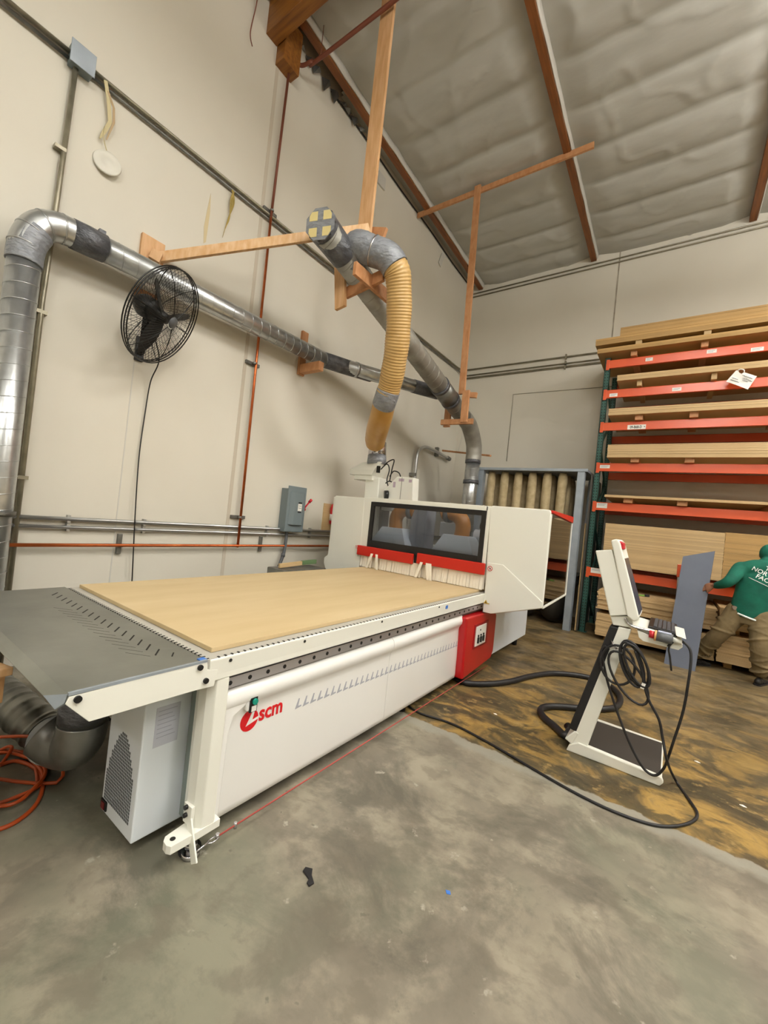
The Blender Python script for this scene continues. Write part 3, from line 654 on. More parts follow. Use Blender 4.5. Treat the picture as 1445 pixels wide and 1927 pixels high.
q = MB(); q.lathe([(.09, 1.5), (.12, 1.5), (.13, 1.2), (.14, .9), (.12, .8)], (-3.3, DY, 0), (0, 0, 1), 18); q.build('inlet_boot', M['galv_dull'], t)
for i in range(3):
    q = MB(); q.sphere((-2.75+i*.52, 8.05, .38), (.26, .3, .37), 16, 10); q.build('dust_bag', mat('dark dust bag', '2a2620', .6), t)
q = MB(); q.box((FX1+.10, FY0+.05, .02), (FX1+.115, FY1, FZ-.05)); single(q, 'dark_panel', mat('dark coated panel', '4a4640', .45), 'tall dark panel standing between the dust collector and the rack', 'panel')
q = MB(); q.bar((-1.248, 7.7, 0.02), (-1.255, 7.75, 1.857), .02, .035, (0, 1, 0)); single(q, 'wood_strip', M['mdf'], 'thin wooden strip leaning upright beside the green rack post', 'wood strip')
# ------------------------------------------------------------------ CNC router
t = thing('cnc_router', 'large white flatbed router machine with red control box filling the middle', 'machine', (-2.4, 3.6, 0))
XB0, XB1 = -3.30, -1.60
# bed
q = MB(); q.box((XB0, 1.06, .80), (XB1, 6.3, .845)); 
q.prism([(XB1, .90), (XB1+.004, .895), (XB1, .825), (XB1-.03, .80), (XB1-.03, .845), (XB1-.02, .90)], 'y', 1.06, 6.3)
bed = q.build('bed_frame', M['cream'], t, .003)
q = MB(); q.box((XB0, 1.05, .845), (XB1-.004, 6.25, .902)); q.cur = 1
for i in range(90): y = 1.1+i*.034; q.box((XB1-.016, y, .897), (XB1-.002, y+.009, .9035))
for i in range(56): x = XB0+.03+i*.03; q.box((x, 1.048, .898), (x+.008, 1.062, .9035))
q.build('bed_top', [M['grey_strip'], M['dark']], t)
for y in (1.16, 1.62, 2.35, 3.2): q = MB(); q.tube([(XB1-.01, y, .878), (XB1+.006, y, .878)], .008, 10); q.build('bolt', M['dark'], bed)
q = MB(); q.box((XB1-.003, 3.33, .845), (XB1+.005, 3.37, .875)); q.build('blue_mark', M['blue'], bed, label='blue smudge')
# under structure
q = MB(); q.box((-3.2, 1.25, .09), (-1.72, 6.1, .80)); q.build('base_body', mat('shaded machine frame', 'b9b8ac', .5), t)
q = MB(); q.box((-1.73, 1.16, .70), (-1.655, 6.2, .80)); q.build('rail_recess', mat('recess shade', '4d453f', .5), t)  # solid dark strip standing in for the shade in the gap behind the rail
q = MB(); q.box((-1.66, 1.10, .725), (-1.636, 6.0, .775)); q.tube([(-1.64, 1.10, .788), (-1.64, 6.0, .788)], .008, 10); q.cur = 1
for i in range(44): y = 1.2+i*.11; q.tube([(-1.64, y, .75), (-1.634, y, .75)], .011, 10)
q.build('linear_rail', [mat('ground steel rail', 'c9c8cf', .3, .75), M['ink']], t)
# corner post and foot
q = MB(); q.prism([(-1.735, 1.095), (-1.69, 1.08), (-1.64, 1.085), (-1.605, 1.11), (-1.60, 1.17), (-1.735, 1.17)], 'z', .13, .80); q.build('corner_post', M['cream'], t, .006)
def rr0(p): return p
ft = MB(); ft.prism(rr0([(-1.675, .985), (-1.655, .968), (-1.625, .965), (-1.605, .975), (-1.60, 1.09), (-1.60, 1.2), (-1.70, 1.2), (-1.69, 1.09)]), 'z', .10, .135)
ft.cur = 1; ft.tube([(-1.64, 1.0, .134), (-1.64, 1.0, .1365)], .012, 14); ft.build('foot_plate', [M['cream'], M['dark']], t, .004)
q = MB(); q.bar((-1.665, 1.075, .20), (-1.555, 1.06, .04), .045, .008, (0, -1, 0)); q.box((-1.69, 1.068, .15), (-1.63, 1.085, .235)); q.build('anchor_plate', M['cream'], t, .002)
q = MB()
for z in (.19, .225): q.tube([(-1.665, 1.075, z), (-1.665, 1.055, z)], .010, 10)
q.build('bolt', M['black'], t)
q = MB(); q.tube([(-1.65, 1.10, .0), (-1.65, 1.10, .022)], .04, 20); q.tube([(-1.655, 1.10, .02), (-1.655, 1.10, .10)], .016, 12); q.tube([(-1.655, 1.10, .04), (-1.655, 1.10, .055)], .03, 6); q.tube([(-1.655, 1.10, .07), (-1.655, 1.10, .085)], .03, 6); q.build('levelling_foot', M['bright'], t)
q = MB(); q.tube([(-1.675, 1.11, 0), (-1.675, 1.11, .018)], .048, 20); q.build('rubber_pad', M['rubber'], t)
for (x, y) in ((-3.1, 1.3), (-3.1, 5.9), (-1.72, 5.9), (-1.75, 3.0)):
    q = MB(); q.tube([(x, y, 0), (x, y, .12)], .035, 14); q.build('levelling_foot', M['rubber'], t)
# side panels
prof = [(-1.72, .735), (-1.69, .73), (-1.655, .712), (-1.635, .69), (-1.628, .665), (-1.632, .635), (-1.648, .61), (-1.660, .59), (-1.664, .565), (-1.662, .12), (-1.668, .085), (-1.69, .065), (-1.72, .06)]
def panel(y0, y1, nm, end=False):
    q = MB(); n = len(prof); ys_ = [y0, y0+.003]+[y0+.003+(y1-y0-.006)*i/20 for i in range(1, 20)]+[y1-.003, y1]
    v = []; 
    for i, y in enumerate(ys_):
        ins = 0
        bow = .010*math.sin(PI*(y-1.1)/2.8)
        v += [(x-ins+bow*min(1, max(0, (.735-z)*6)), y, z) for x, z in prof]
    f = [(i*n+k, (i+1)*n+k, (i+1)*n+k+1, i*n+k+1) for i in range(len(ys_)-1) for k in range(n-1)]
    q.add(v, f, True); q.add(v[:n], [tuple(range(n))[::-1]]); q.add(v[-n:], [tuple(range(n))]); return q.build(nm, M['white'], t)
pn = panel(1.135, 2.585, 'side_panel'); pn2 = panel(2.588, 3.83, 'side_panel')
# raised end moulding around the front edge of the panel
q = MB(); q.prism([(1.128, .64), (1.132, .10), (1.15, .066), (1.215, .072), (1.225, .50), (1.245, .575), (1.31, .61), (1.31, .66), (1.2, .665)], 'x', -1.70, -1.638); q.build('end_moulding', M['white'], pn, .009, 3)
q = MB(); q.prism([(1.315, .572), (1.375, .567), (1.385, .64), (1.37, .69), (1.315, .69), (1.30, .64)], 'x', -1.70, -1.636); q.build('button_boss', M['white'], pn, .012, 4)
q = MB(); q.box((-1.64, 1.325, .568), (-1.628, 1.369, .642)); sb = q.build('start_button', M['black'], pn, .003)
q = MB(); q.tube([(-1.628, 1.349, .622), (-1.618, 1.349, .622)], .015, 16); q.build('green_push', M['teal'], pn)
q = MB(); q.box((-1.628, 1.334, .573), (-1.626, 1.362, .600)); q.build('button_plate', M['label'], pn)
XP = -1.6615
def XS(y): return -1.6632+.010*math.sin(PI*(y-1.1)/2.8)
# emblem and lettering
ec = V((XP, 1.355, .512)); er = .053; 
q = MB(); q.lathe([(0, .0), (er, .0), (er, .002), (0, .002)], (XP, ec.y, ec.z), (1, 0, 0), 40, False); em = q.build('logo_emblem', M['logo_red'], pn)
nt = [(.38, 1.02), (-.38, -.46), (1.0, -.12), (1.06, .12), (.31, -.04), (.56, .98)]
q = MB(); q.prism([(ec.y+a*er, ec.z+b*er) for a, b in nt], 'x', XP+.001, XP+.0032); q.build('emblem_notch', M['white'], pn)
text_mesh('scm', .112, M['logo_red'], 'logo_lettering', (XS(ec.y+.056)+.0012, ec.y+.056, ec.z-.022), (.0102, 1, 0), (0, 0, 1), pn, .0012, .0025, 'LEFT', 1.0, .88)
q = MB(); m0 = V((-1.655, 1.685, 0.496)); m1 = V((-1.655, 3.789, 0.429))
NM = 37
for i in range(NM):
    y = m0.y+(m1.y-m0.y)*i/(NM-1); z = m0.z+(m1.z-m0.z)*i/(NM-1); s = .026
    xx = XS(y)
    q.prism([(y-s*.9, z-s), (y+s*.9, z-s*.82), (y+s*.9, z-s*.5), (y-s*.05, z-s*.5), (y+s*.25, z+s*1.1), (y-s*.05, z+s*1.1)], 'x', xx-.004, xx+.0012)
q.build('arrow_marks', M['greyink'], pn)
# red control box
q = MB(); q.prism([(3.84, .08), (4.60, .13), (4.66, .2), (4.66, .62), (4.58, .68), (3.80, .70), (3.82, .45)], 'x', -1.75, -1.585); rb = q.build('control_box', M['red'], t, .02, 4)
q = MB(); q.box((-1.59, 4.02, .345), (-1.578, 4.40, .60)); q.build('control_recess', mat('recess red', '8f0d15', .35), rb, .004)
q = MB(); q.box((-1.58, 4.05, .37), (-1.572, 4.33, .575)); q.build('control_plate', M['label'], rb, .002)
for y in (4.11, 4.18, 4.25):
    q = MB(); q.box((-1.573, y-.015, .40), (-1.558, y+.015, .46)); q.box((-1.573, y-.01, .465), (-1.562, y+.01, .485)); q.build('control_switch', M['ink'], rb, .002)
q = MB(); q.tube([(-1.573, 4.16, .53), (-1.568, 4.16, .53)], .009, 10); q.build('indicator', M['ink'], rb)
q = MB(); q.box((-1.9, 4.68, .10), (-1.66, 6.2, .66)); q.build('rear_panel', M['bluewhite'], t, .008)
q = MB(); q.box((-1.662, 4.68, .60), (-1.655, 6.2, .66)); q.build('rear_trim', M['galv_dull'], t)
# outfeed table
q = MB(); q.box((-3.34, .545, .888), (-1.606, 1.045, .9)); q.cur = 1
for i in range(17): x = -3.15+i*.083; q.prism([(x-.029, .958), (x+.033, .912), (x+.041, .915), (x-.021, .961)], 'z', .899, .9008)
q.prism([(-1.775, .985), (-1.735, .957), (-1.729, .960), (-1.769, .988)], 'z', .899, .9008)
for i in range(14): x = -2.75+i*.07; q.bar((x-.045, .835, .9), (x+.055, .893, .9), .0012 if i != 9 else .0025, .001)
of = q.build('outfeed_table', [M['steel'], M['dark']], t)
q = MB(); q.add([(-3.34, .545, .9), (-1.606, .545, .9), (-1.69, .503, .879), (-3.34, .503, .872), (-3.34, .553, .888), (-1.606, .553, .888), (-1.69, .509, .869), (-3.34, .509, .862)], [(0,1,2,3),(7,6,5,4),(0,4,5,1),(3,2,6,7),(1,5,6,2),(0,3,7,4)]); q.build('front_lip', M['steel'], of)
q = MB(); q.add([(-1.606, .545, .9), (-1.69, .503, .879), (-1.63, .521, .847), (-1.61, .54, .868), (-1.62, .555, .895), (-1.69, .512, .869), (-1.635, .53, .843), (-1.62, .55, .862)], [(0,1,2,3),(7,6,5,4),(0,4,5,1),(1,5,6,2),(2,6,7,3),(3,7,4,0)]); q.build('corner_gusset', M['zinc'], of)
q = MB(); q.prism([(.548, .892), (.54, .868), (.615, .785), (1.0, .783), (1.09, .778), (1.10, .85), (1.05, .86), (1.045, .9)], 'x', -1.606, -1.598); q.build('side_plate', M['cream'], of, .002)
q = MB(); q.bar((-1.603, .545, .9), (-1.603, 1.045, .9), .012, .010); q.build('edge_trim', M['zinc'], of)
for y, z in ((.572, .878), (1.012, .88), (1.045, .815)): q = MB(); q.tube([(-1.6, y, z), (-1.588, y, z)], .012, 12); q.build('bolt', M['black'], of)
q = MB(); q.box((-1.64, 1.02, .900), (-1.61, 1.05, .904)); q.build('blue_mark', M['blue'], of)
# cooling unit under the table
q = MB(); q.box((-2.14, .915, .06), (-1.82, 1.17, .80)); cu_ = q.build('cooling_unit', M['bluewhite'], t, .006, label='cool white box with a perforated end')
q = MB(); q.box((-1.82, 1.155, .08), (-1.795, 1.18, .80)); q.box((-1.80, 1.115, .10), (-1.737, 1.135, .80)); q.build('seam_strip', mat('grey green seam', '76807c', .5), cu_)
vm = []; q = MB()
for i in range(16):
    x = -2.118+i*.0165
    u_ = (x+1.985)/.15; ztop = .48-.27*max(0, abs(u_))**2.0 if abs(u_) < 1 else .15
    z = .125
    while z < ztop: q.box((x, .9135, z), (x+.0115, .916, z+.0105)); z += .0145
q.build('vent_grille', mat('vent slots', '5a5f62', .6), cu_)
q = MB(); q.box((-2.135, .908, .075), (-2.075, .918, .12)); q.build('power_switch', M['black'], cu_, .004)
q = MB(); q.box((-2.12, .905, .082), (-2.09, .91, .112)); q.build('switch_rocker', mat('dark red switch', '6e0a14', .3), cu_)
q = MB(); q.box((-1.8205, .965, .46), (-1.8185, 1.075, .64)); q.build('rating_label', mat('faded grey label', 'bfc3d0', .6), cu_)
q = MB()
for k in range(7): q.box((-1.8185, .975, .50+k*.02), (-1.818, 1.06-.01*(k % 3), .503+k*.02))
q.build('label_print', mat('faint label print', '9fa3b4', .6), cu_)

# gantry
GY = 4.25
g = MB()
def rr(pts, r=.04, n=4):
    out = []
    N = len(pts)
    for i in range(N):
        p, a, b = V((*pts[i], 0)), V((*pts[i-1], 0)), V((*pts[(i+1) % N], 0))
        d1 = (a-p); d2 = (b-p); k = min(r, d1.length*.45, d2.length*.45); d1.normalize(); d2.normalize()
        for s in range(n+1):
            t_ = s/n; P0 = p+d1*k; P1 = p+d2*k; c = P0*(1-t_)**2+p*2*t_*(1-t_)+P1*t_*t_; out.append((c.x, c.y))
    return out
GT = 1.845
g.prism(rr([(-3.37, GT-.015), (-3.90, GT-.015), (-3.925, .99), (-3.985, .95), (-3.985, .87), (-3.92, .75), (-3.34, .75)], .02), 'y', GY, GY+.03)
gan = g.build('gantry_cover', M['cream'], t, .008)
g = MB(); g.prism(rr([(-1.635, GT), (-1.01, GT), (-1.0, .865), (-1.50, .70), (-1.60, .70)], .03), 'y', GY, GY+.03); g.build('right_cover', M['cream'], gan, .008)
g = MB(); g.prism([(-1.60, .702), (-1.51, .702), (-1.003, .868), (-1.003, .93), (-1.43, 1.235), (-1.60, 1.235)], 'y', GY-.012, GY+.001); g.build('lower_cover', M['cream'], gan, .006)
g = MB(); g.box((-3.375, GY+.003, 1.15), (-3.245, GY+.03, GT-.01)); g.box((-1.68, GY+.003, 1.15), (-1.63, GY+.03, GT-.01)); g.box((-3.25, GY+.003, 1.785), (-1.66, GY+.03, GT-.005)); g.box((-3.3, GY+.02, 1.10), (-1.64, GY+.05, 1.2)); g.build('window_surround', M['cream'], gan, .004)
for xa, xb, ya, yb in ((-3.985, -1.0, GY+.03, 5.3),):
    g = MB(); g.box((-3.9, GY+.03, GT-.04), (-3.25, 5.25, GT-.02)); g.box((-1.66, GY+.03, GT-.04), (-1.02, 5.25, GT-.005)); g.build('top_cover', M['cream'], gan, .004)
g = MB(); g.box((-3.95, GY+.03, .80), (-3.92, 5.25, GT-.03)); g.build('left_side_cover', M['cream'], gan, .004)
# window
g = MB(); wx0, wx1, wz0, wz1 = -3.25, -1.668, 1.19, 1.785; fr = .055
g.box((wx0, GY-.006, wz0), (wx0+fr, GY+.02, wz1)); g.box((wx1-fr, GY-.006, wz0), (wx1, GY+.02, wz1)); g.box((wx0+fr, GY-.006, wz1-fr), (wx1-fr, GY+.02, wz1)); g.box((wx0+fr, GY-.006, wz0), (wx1-fr, GY+.02, wz0+.095)); g.box((-2.52, GY-.004, 1.09), (-2.45, GY+.018, 1.2))
g.build('window_frame', M['frame_black'], gan, .003)
g = MB(); g.box((wx0+fr, GY+.004, wz0+.095), (wx1-fr, GY+.01, wz1-fr)); g.build('window_pane', M['glass'], gan)
g = MB(); g.box((-3.375, GY-.045, 1.075), (-2.515, GY-.012, 1.20)); g.build('bumper_bar', M['bar_red'], gan, .008)
g = MB(); g.box((-2.46, GY-.045, 1.095), (-1.615, GY-.012, 1.22)); g.build('bumper_bar', M['bar_red'], gan, .008)
# strip curtain
g = MB(); rng = random.Random(3)
n = 44
for i in range(n):
    x = -3.33+i*(1.70/n); lean = rng.uniform(-.002, .002); y = GY+rng.uniform(-.003, .003); bot = .932
    if i in (5, 24): lean = -.055; y = GY-.05
    if i in (7, 26, 27): lean = .035; y = GY-.055; bot = .93
    w_ = 1.70/n-.0015
    g.add([(x, y, 1.12), (x+w_, y+.002, 1.12), (x+w_+lean, y-.012, bot), (x+lean, y-.008, bot), (x, y+.003, 1.12), (x+w_, y+.005, 1.12), (x+w_+lean, y-.017, bot), (x+lean, y-.009, bot)], [(0,1,2,3),(7,6,5,4),(0,4,5,1),(1,5,6,2),(2,6,7,3),(3,7,4,0)])
g.build('strip_curtain', M['curtain'], gan)
g = MB(); g.box((-3.33, GY+.03, .935), (-1.63, GY+.04, 1.15)); g.build('curtain_back', M['curtain'], gan)
# right side with bronze window
g = MB(); g.prism([(GY+.04, .90), (GY+.04, 1.765), (5.26, 1.765), (5.27, .91), (4.45, .90)], 'x', -1.012, -1.004); g.build('side_window', M['tint'], gan)
g = MB(); g.bar((-1.005, 5.27, 1.80), (-1.005, 5.30, .905), .02, .02, (1, 0, 0)); g.bar((-1.005, 5.30, .905), (-1.005, 4.27, .87), .02, .02, (1, 0, 0)); g.bar((-1.005, 4.27, .88), (-1.005, 4.27, 1.80), .02, .01, (1, 0, 0)); g.build('side_frame', M['cream'], gan, .003)
g = MB(); g.prism([(GY+.03, 1.842), (GY+.03, 1.815), (5.28, 1.765), (5.28, 1.838)], 'x', -1.03, -.99); g.build('red_trim', M['bar_red'], gan, .004)
# signs
def nosign(c, r):
    g = MB(); g.tube([(c[0]+r*math.cos(2*PI*k/24), c[1], c[2]+r*math.sin(2*PI*k/24)) for k in range(24)], r*.13, 6, closed=True); g.bar((c[0]-r*.6, c[1], c[2]+r*.6), (c[0]+r*.6, c[1], c[2]-r*.6), r*.2, .003, (0, 1, 0)); o = g.build('no_hands_sign', M['redplas'], gan)
    g = MB(); g.tube([(c[0], c[1]+.004, c[2]), (c[0], c[1]+.001, c[2])], r, 24); g.build('sign_face', M['label'], gan)
    g = MB(); g.bar((c[0]-r*.2, c[1]-.001, c[2]-r*.4), (c[0]+r*.25, c[1]-.001, c[2]+r*.3), r*.25, .002, (0, 1, 0)); g.build('sign_print', M['ink'], gan)
nosign((-1.563, 4.23, 1.174), .024); nosign((-3.412, 4.24, 1.17), .02)
c = V((-1.573, 4.232, 0.819)); g = MB(); g.prism([(c.x-.022, c.z-.02), (c.x+.022, c.z-.02), (c.x, c.z+.02)], 'y', c.y-.001, c.y+.002); g.box((c.x+.02, c.y-.001, c.z-.02), (c.x+.04, c.y+.002, c.z-.012)); g.build('warning_triangle', mat('warning yellow', 'c8a21c', .5), gan)
g = MB(); g.prism([(c.x-.006, c.z-.014), (c.x+.006, c.z-.014), (c.x, c.z+.008)], 'y', c.y-.002, c.y); g.build('warning_print', M['ink'], gan)
# inside the gantry: bridge, suction hoods, elbows
g = MB(); g.box((-3.85, 5.05, 1.0), (-1.1, 5.25, 1.28)); g.build('bridge_beam', M['cream'], gan, .008)
g = MB(); g.box((-2.93, 4.75, .98), (-2.68, 5.0, 1.80)); g.build('spindle_column', mat('mid grey cover', '9a9ca0', .45), gan, .01)
g = MB(); g.box((-2.60, 4.98, 1.42), (-2.2, 5.04, 1.62)); g.build('motor_housing', M['bluewhite'], gan, .01)
g = MB(); g.box((-3.9, 4.9, 1.0), (-3.5, 5.05, 1.8)); g.build('drive_housing', M['grey_soft'], gan, .01)
for cx, s in ((-3.16, 1), (-2.2, -1)):
    g = MB(); z0, z1 = 1.16, 1.47; w0, w1 = .33, .17
    g.add([(cx-w0, 4.55, z0), (cx+w0, 4.55, z0), (cx+w0, 4.95, z0), (cx-w0, 4.95, z0), (cx-w1, 4.65, z1), (cx+w1, 4.65, z1), (cx+w1, 4.9, z1), (cx-w1, 4.9, z1)], [(3,2,1,0),(4,5,6,7),(0,1,5,4),(1,2,6,5),(2,3,7,6),(3,0,4,7)]); g.build('suction_hood', M['bluewhite'], gan, .006)
    g = MB(); g.tube(smooth_path([(cx-.02*s, 4.78, 1.45), (cx-.03*s, 4.78, 1.60), (cx+.03*s, 4.78, 1.70), (cx+.16*s, 4.79, 1.745), (cx+.26*s, 4.8, 1.72)], 8), .095, 22); g.build('elbow_hose', mat('amber elbow hose', 'b8782e', .4), gan)
    g = MB(); g.tube([(cx+.16*s, 4.79, 1.72), (cx+.22*s, 4.795, 1.72)], .105, 22); g.build('hose_clamp', M['grey_soft'], gan)
g = MB(); g.tube(smooth_path([(-2.0, 4.95, 1.62), (-1.83, 4.95, 1.60), (-1.78, 4.95, 1.5), (-1.84, 4.95, 1.38), (-1.98, 4.95, 1.32)], 8), .05, 16); g.build('cable_chain', M['black'], gan)
g = MB(); g.tube([(-2.06, 4.93, 1.50), (-1.9, 4.93, 1.50)], .07, 18); g.build('spindle_motor', M['bluewhite'], gan, .004)
# spindle tower above the gantry
tw = MB(); tw.prism(rr([(-3.83, 1.2), (-3.86, 2.16), (-3.60, 2.18), (-3.56, 1.2)], .03), 'y', 4.58, 4.80); tw_ = tw.build('spindle_tower', M['cream'], t, .02, 3)
g = MB(); g.add([(-4.13, 4.52, 2.20), (-3.70, 4.52, 2.20), (-3.70, 4.82, 2.20), (-4.13, 4.82, 2.20), (-4.13, 4.52, 2.28), (-3.66, 4.52, 2.28), (-3.66, 4.82, 2.28), (-4.13, 4.82, 2.28), (-3.92, 4.56, 2.40), (-3.60, 4.56, 2.41), (-3.60, 4.82, 2.41), (-3.92, 4.82, 2.40)],
      [(3,2,1,0),(0,1,5,4),(1,2,6,5),(2,3,7,6),(3,0,4,7),(4,5,9,8),(5,6,10,9),(6,7,11,10),(7,4,8,11),(8,9,10,11)]); g.build('duct_hood', M['cream'], tw_, .006)
g = MB(); g.box((-4.05, 4.54, 2.13), (-3.70, 4.80, 2.20)); g.build('hood_collar', M['cream'], tw_, .004)
g = MB(); g.tube([(-3.74, 4.67, 2.38), (-3.75, 4.67, 2.52)], [.15, .14], 26); g.build('collar_tape', M['tape'], tw_)
g = MB(); g.tube([(-3.75, 4.67, 2.51), (-3.76, 4.67, 2.72)], [.137, .13], 26); g.build('metal_collar', M['bright'], tw_)
g = MB(); g.prism([(-3.50, 1.70), (-3.50, 1.98), (-3.28, 2.20), (-3.0, 2.19), (-2.97, 1.70)], 'y', 4.70, 4.86); mh = g.build('motor_cover', M['cream'], t, .012, 3)
g = MB(); g.box((-3.33, 4.697, 2.04), (-3.29, 4.699, 2.12)); g.box((-3.24, 4.697, 2.13), (-3.15, 4.699, 2.17)); g.box((-3.07, 4.697, 2.12), (-3.02, 4.699, 2.16)); g.build('cover_labels', M['pinkink'], mh)
g = MB(); g.box((-3.19, 4.696, 1.75), (-3.185, 4.699, 2.19)); g.build('cover_joint', M['galv_dull'], mh)
g = MB(); g.tube([(-3.44, 4.66, 1.925), (-3.40, 4.70, 1.93)], [.06, .062], 20); g.build('black_cap', M['black'], mh)
g = MB()
for pts in ([(-3.55, 4.6, 2.36), (-3.47, 4.6, 2.42), (-3.38, 4.6, 2.44), (-3.40, 4.6, 2.30), (-3.42, 4.6, 2.12)], [(-3.60, 4.6, 2.30), (-3.50, 4.6, 2.38), (-3.46, 4.62, 2.30), (-3.47, 4.6, 2.15), (-3.44, 4.6, 2.06)], [(-3.44, 4.62, 2.2), (-3.38, 4.62, 2.28), (-3.30, 4.64, 2.26), (-3.27, 4.66, 2.19)], [(-3.5, 4.62, 2.1), (-3.42, 4.6, 2.13), (-3.36, 4.64, 2.10)]):
    g.tube(smooth_path(pts, 6), .009, 7)
g.box((-3.62, 4.52, 2.24), (-3.58, 4.56, 2.34)); g.build('cable_bundle', M['black'], tw_)
tw_.location.y += .25; mh.location.y += .12

# spoilboard lying on the bed
q = MB(); q.box((-3.265, 1.105, .9035), (-1.668, 6.0, .926)); tag(centred(q.build('spoilboard', M['ply'], None, .002)), 'large bare tan spoilboard lying flat on the router bed', 'board')
# flexible duct below the outfeed table
t = thing('table_duct', 'grey spiral duct with elbow on the floor beneath the outfeed table', 'duct', (-2.35, .85, 0))
q = MB(); duct_between(q, [(-2.30, .86, .36), (-2.30, .86, .79)], .10, .2); q.build('upright_pipe', M['galv_dull'], t)
q = MB(); q.tube([(-2.30, .86, .46), (-2.30, .86, .58)], .108, 24); q.build('tape_wrap', M['tape_dark'], t)
q = MB(); q.tube(smooth_path([(-2.30, .86, .44), (-2.305, .855, .36), (-2.36, .845, .30), (-2.44, .81, .30), (-2.50, .775, .33)], 6), .108, 24)
el = [(-2.33, .86, .30), (-2.36, .84, .22), (-2.45, .81, .185)]
q.build('elbow', M['galv_dull'], t)
pts = [V((-2.46, .80, .305)), V((-2.904, 0.924, 0.093)), V((-3.143, 0.851, 0.166)), V((-3.458, 0.772, 0.23)), V((-3.918, 0.664, 0.309))]
q = MB(); fp = resample(smooth_path(pts), .01); q.tube(fp, [.108+(.005 if i % 7 < 2 else 0) for i in range(len(fp))], 26); q.build('ribbed_run', M['galv_dull'], t)
# ------------------------------------------------------------------ operator console
CY = 3.43
t = thing('operator_console', 'white leaning operator console with tilted screen and keyboard tray', 'control console', (-.2, 3.43, 0))
def P2(l): return [(a[0], a[2]) for a in l]
o_base = P2([(-0.533, 3.43, -0.007), (-0.522, 3.43, 0.038), (-0.471, 3.43, 0.083), (0.054, 3.43, 0.102), (0.063, 3.43, 0.064), (0.046, 3.43, 0.017), (0.012, 3.43, -0.003)])
q = MB(); q.prism([(-.535, .0), (-.52, .045), (-.46, .085), (.055, .06), (.07, .03), (.05, .0)], 'y', CY-.012, CY+.03); q.build('base_rail', M['cream'], t, .006)
q = MB(); q.prism([(-.535, .0), (-.52, .045), (-.46, .06), (.055, .05), (.06, .0)], 'y', 4.03, 4.07); q.build('base_rail', M['cream'], t, .006)
q = MB(); q.box((-.50, CY+.03, .005), (.06, 4.03, .045)); bp_ = q.build('base_plate', M['cream'], t, .004)
q = MB(); q.box((-.45, CY+.05, .045), (.05, 4.03, .052)); q.build('foot_mat', mat('dark foot mat', '3a3632', .6), bp_)
# sloping column: white front, black rear cover
cl = [(-0.556, 3.43, 0.08), (-0.495, 3.43, 0.065), (-0.431, 3.43, 0.083), (-0.184, 3.43, 1.011), (-0.29, 3.43, 1.016), (-0.308, 3.43, 0.996)]
q = MB(); q.prism([(-.505, .03), (-.40, .065), (-.195, .99), (-.275, .99), (-.49, .14)], 'y', CY, CY+.05); q.build('column_side', M['cream'], t, .006)
q = MB(); q.prism([(-.48, .05), (-.42, .065), (-.215, .97), (-.265, .97)], 'y', CY+.05, CY+.33); q.build('column_body', M['cream'], t, .006)
q = MB(); q.prism([(-.555, .075), (-.50, .05), (-.46, .15), (-.49, .16)], 'y', CY-.005, CY+.34); q.build('column_foot', M['cream'], t, .008)
q = MB(); q.prism([(-.535, .16), (-.475, .15), (-.27, .985), (-.33, .985)], 'y', CY+.0, CY+.33); q.build('cable_cover', M['rubber'], t, .008)
# head: rear box and screen housing
q = MB(); q.prism(P2([(-0.469, 3.43, 1.517), (-0.362, 3.43, 1.539), (-0.21, 3.43, 1.092), (-0.334, 3.43, 1.056)]), 'y', CY-.02, CY+.28); q.build('rear_housing', M['cream'], t, .008)
q = MB(); q.prism(P2([(-0.334, 3.43, 1.056), (-0.196, 3.43, 1.083), (-0.183, 3.43, 1.003), (-0.312, 3.43, 0.995)]), 'y', CY+.0, CY+.36); q.build('neck', M['cream'], t, .006)
so = P2([(-0.374, 3.43, 1.605), (-0.335, 3.43, 1.621), (-0.312, 3.43, 1.593), (-0.155, 3.43, 1.093), (-0.159, 3.43, 1.065), (-0.187, 3.43, 1.051), (-0.229, 3.43, 1.084)])
q = MB(); q.prism(so, 'y', CY-.035, CY+.33); q.build('screen_housing', M['cream'], t, .012, 3)
q = MB(); q.prism(P2([(-0.312, 3.43, 1.554), (-0.302, 3.43, 1.559), (-0.155, 3.43, 1.104), (-0.165, 3.43, 1.091)]), 'y', CY-.02, CY+.315); q.build('screen', mat('dark display', '232438', .2), t, .003)
q = MB(); q.prism(P2([(-0.32, 3.43, 1.607), (-0.292, 3.43, 1.595), (-0.285, 3.43, 1.55), (-0.301, 3.43, 1.547)]), 'y', CY-.02, CY+.10); q.build('stop_cap', M['redplas'], t, .006, label='red emergency cap at the top corner')
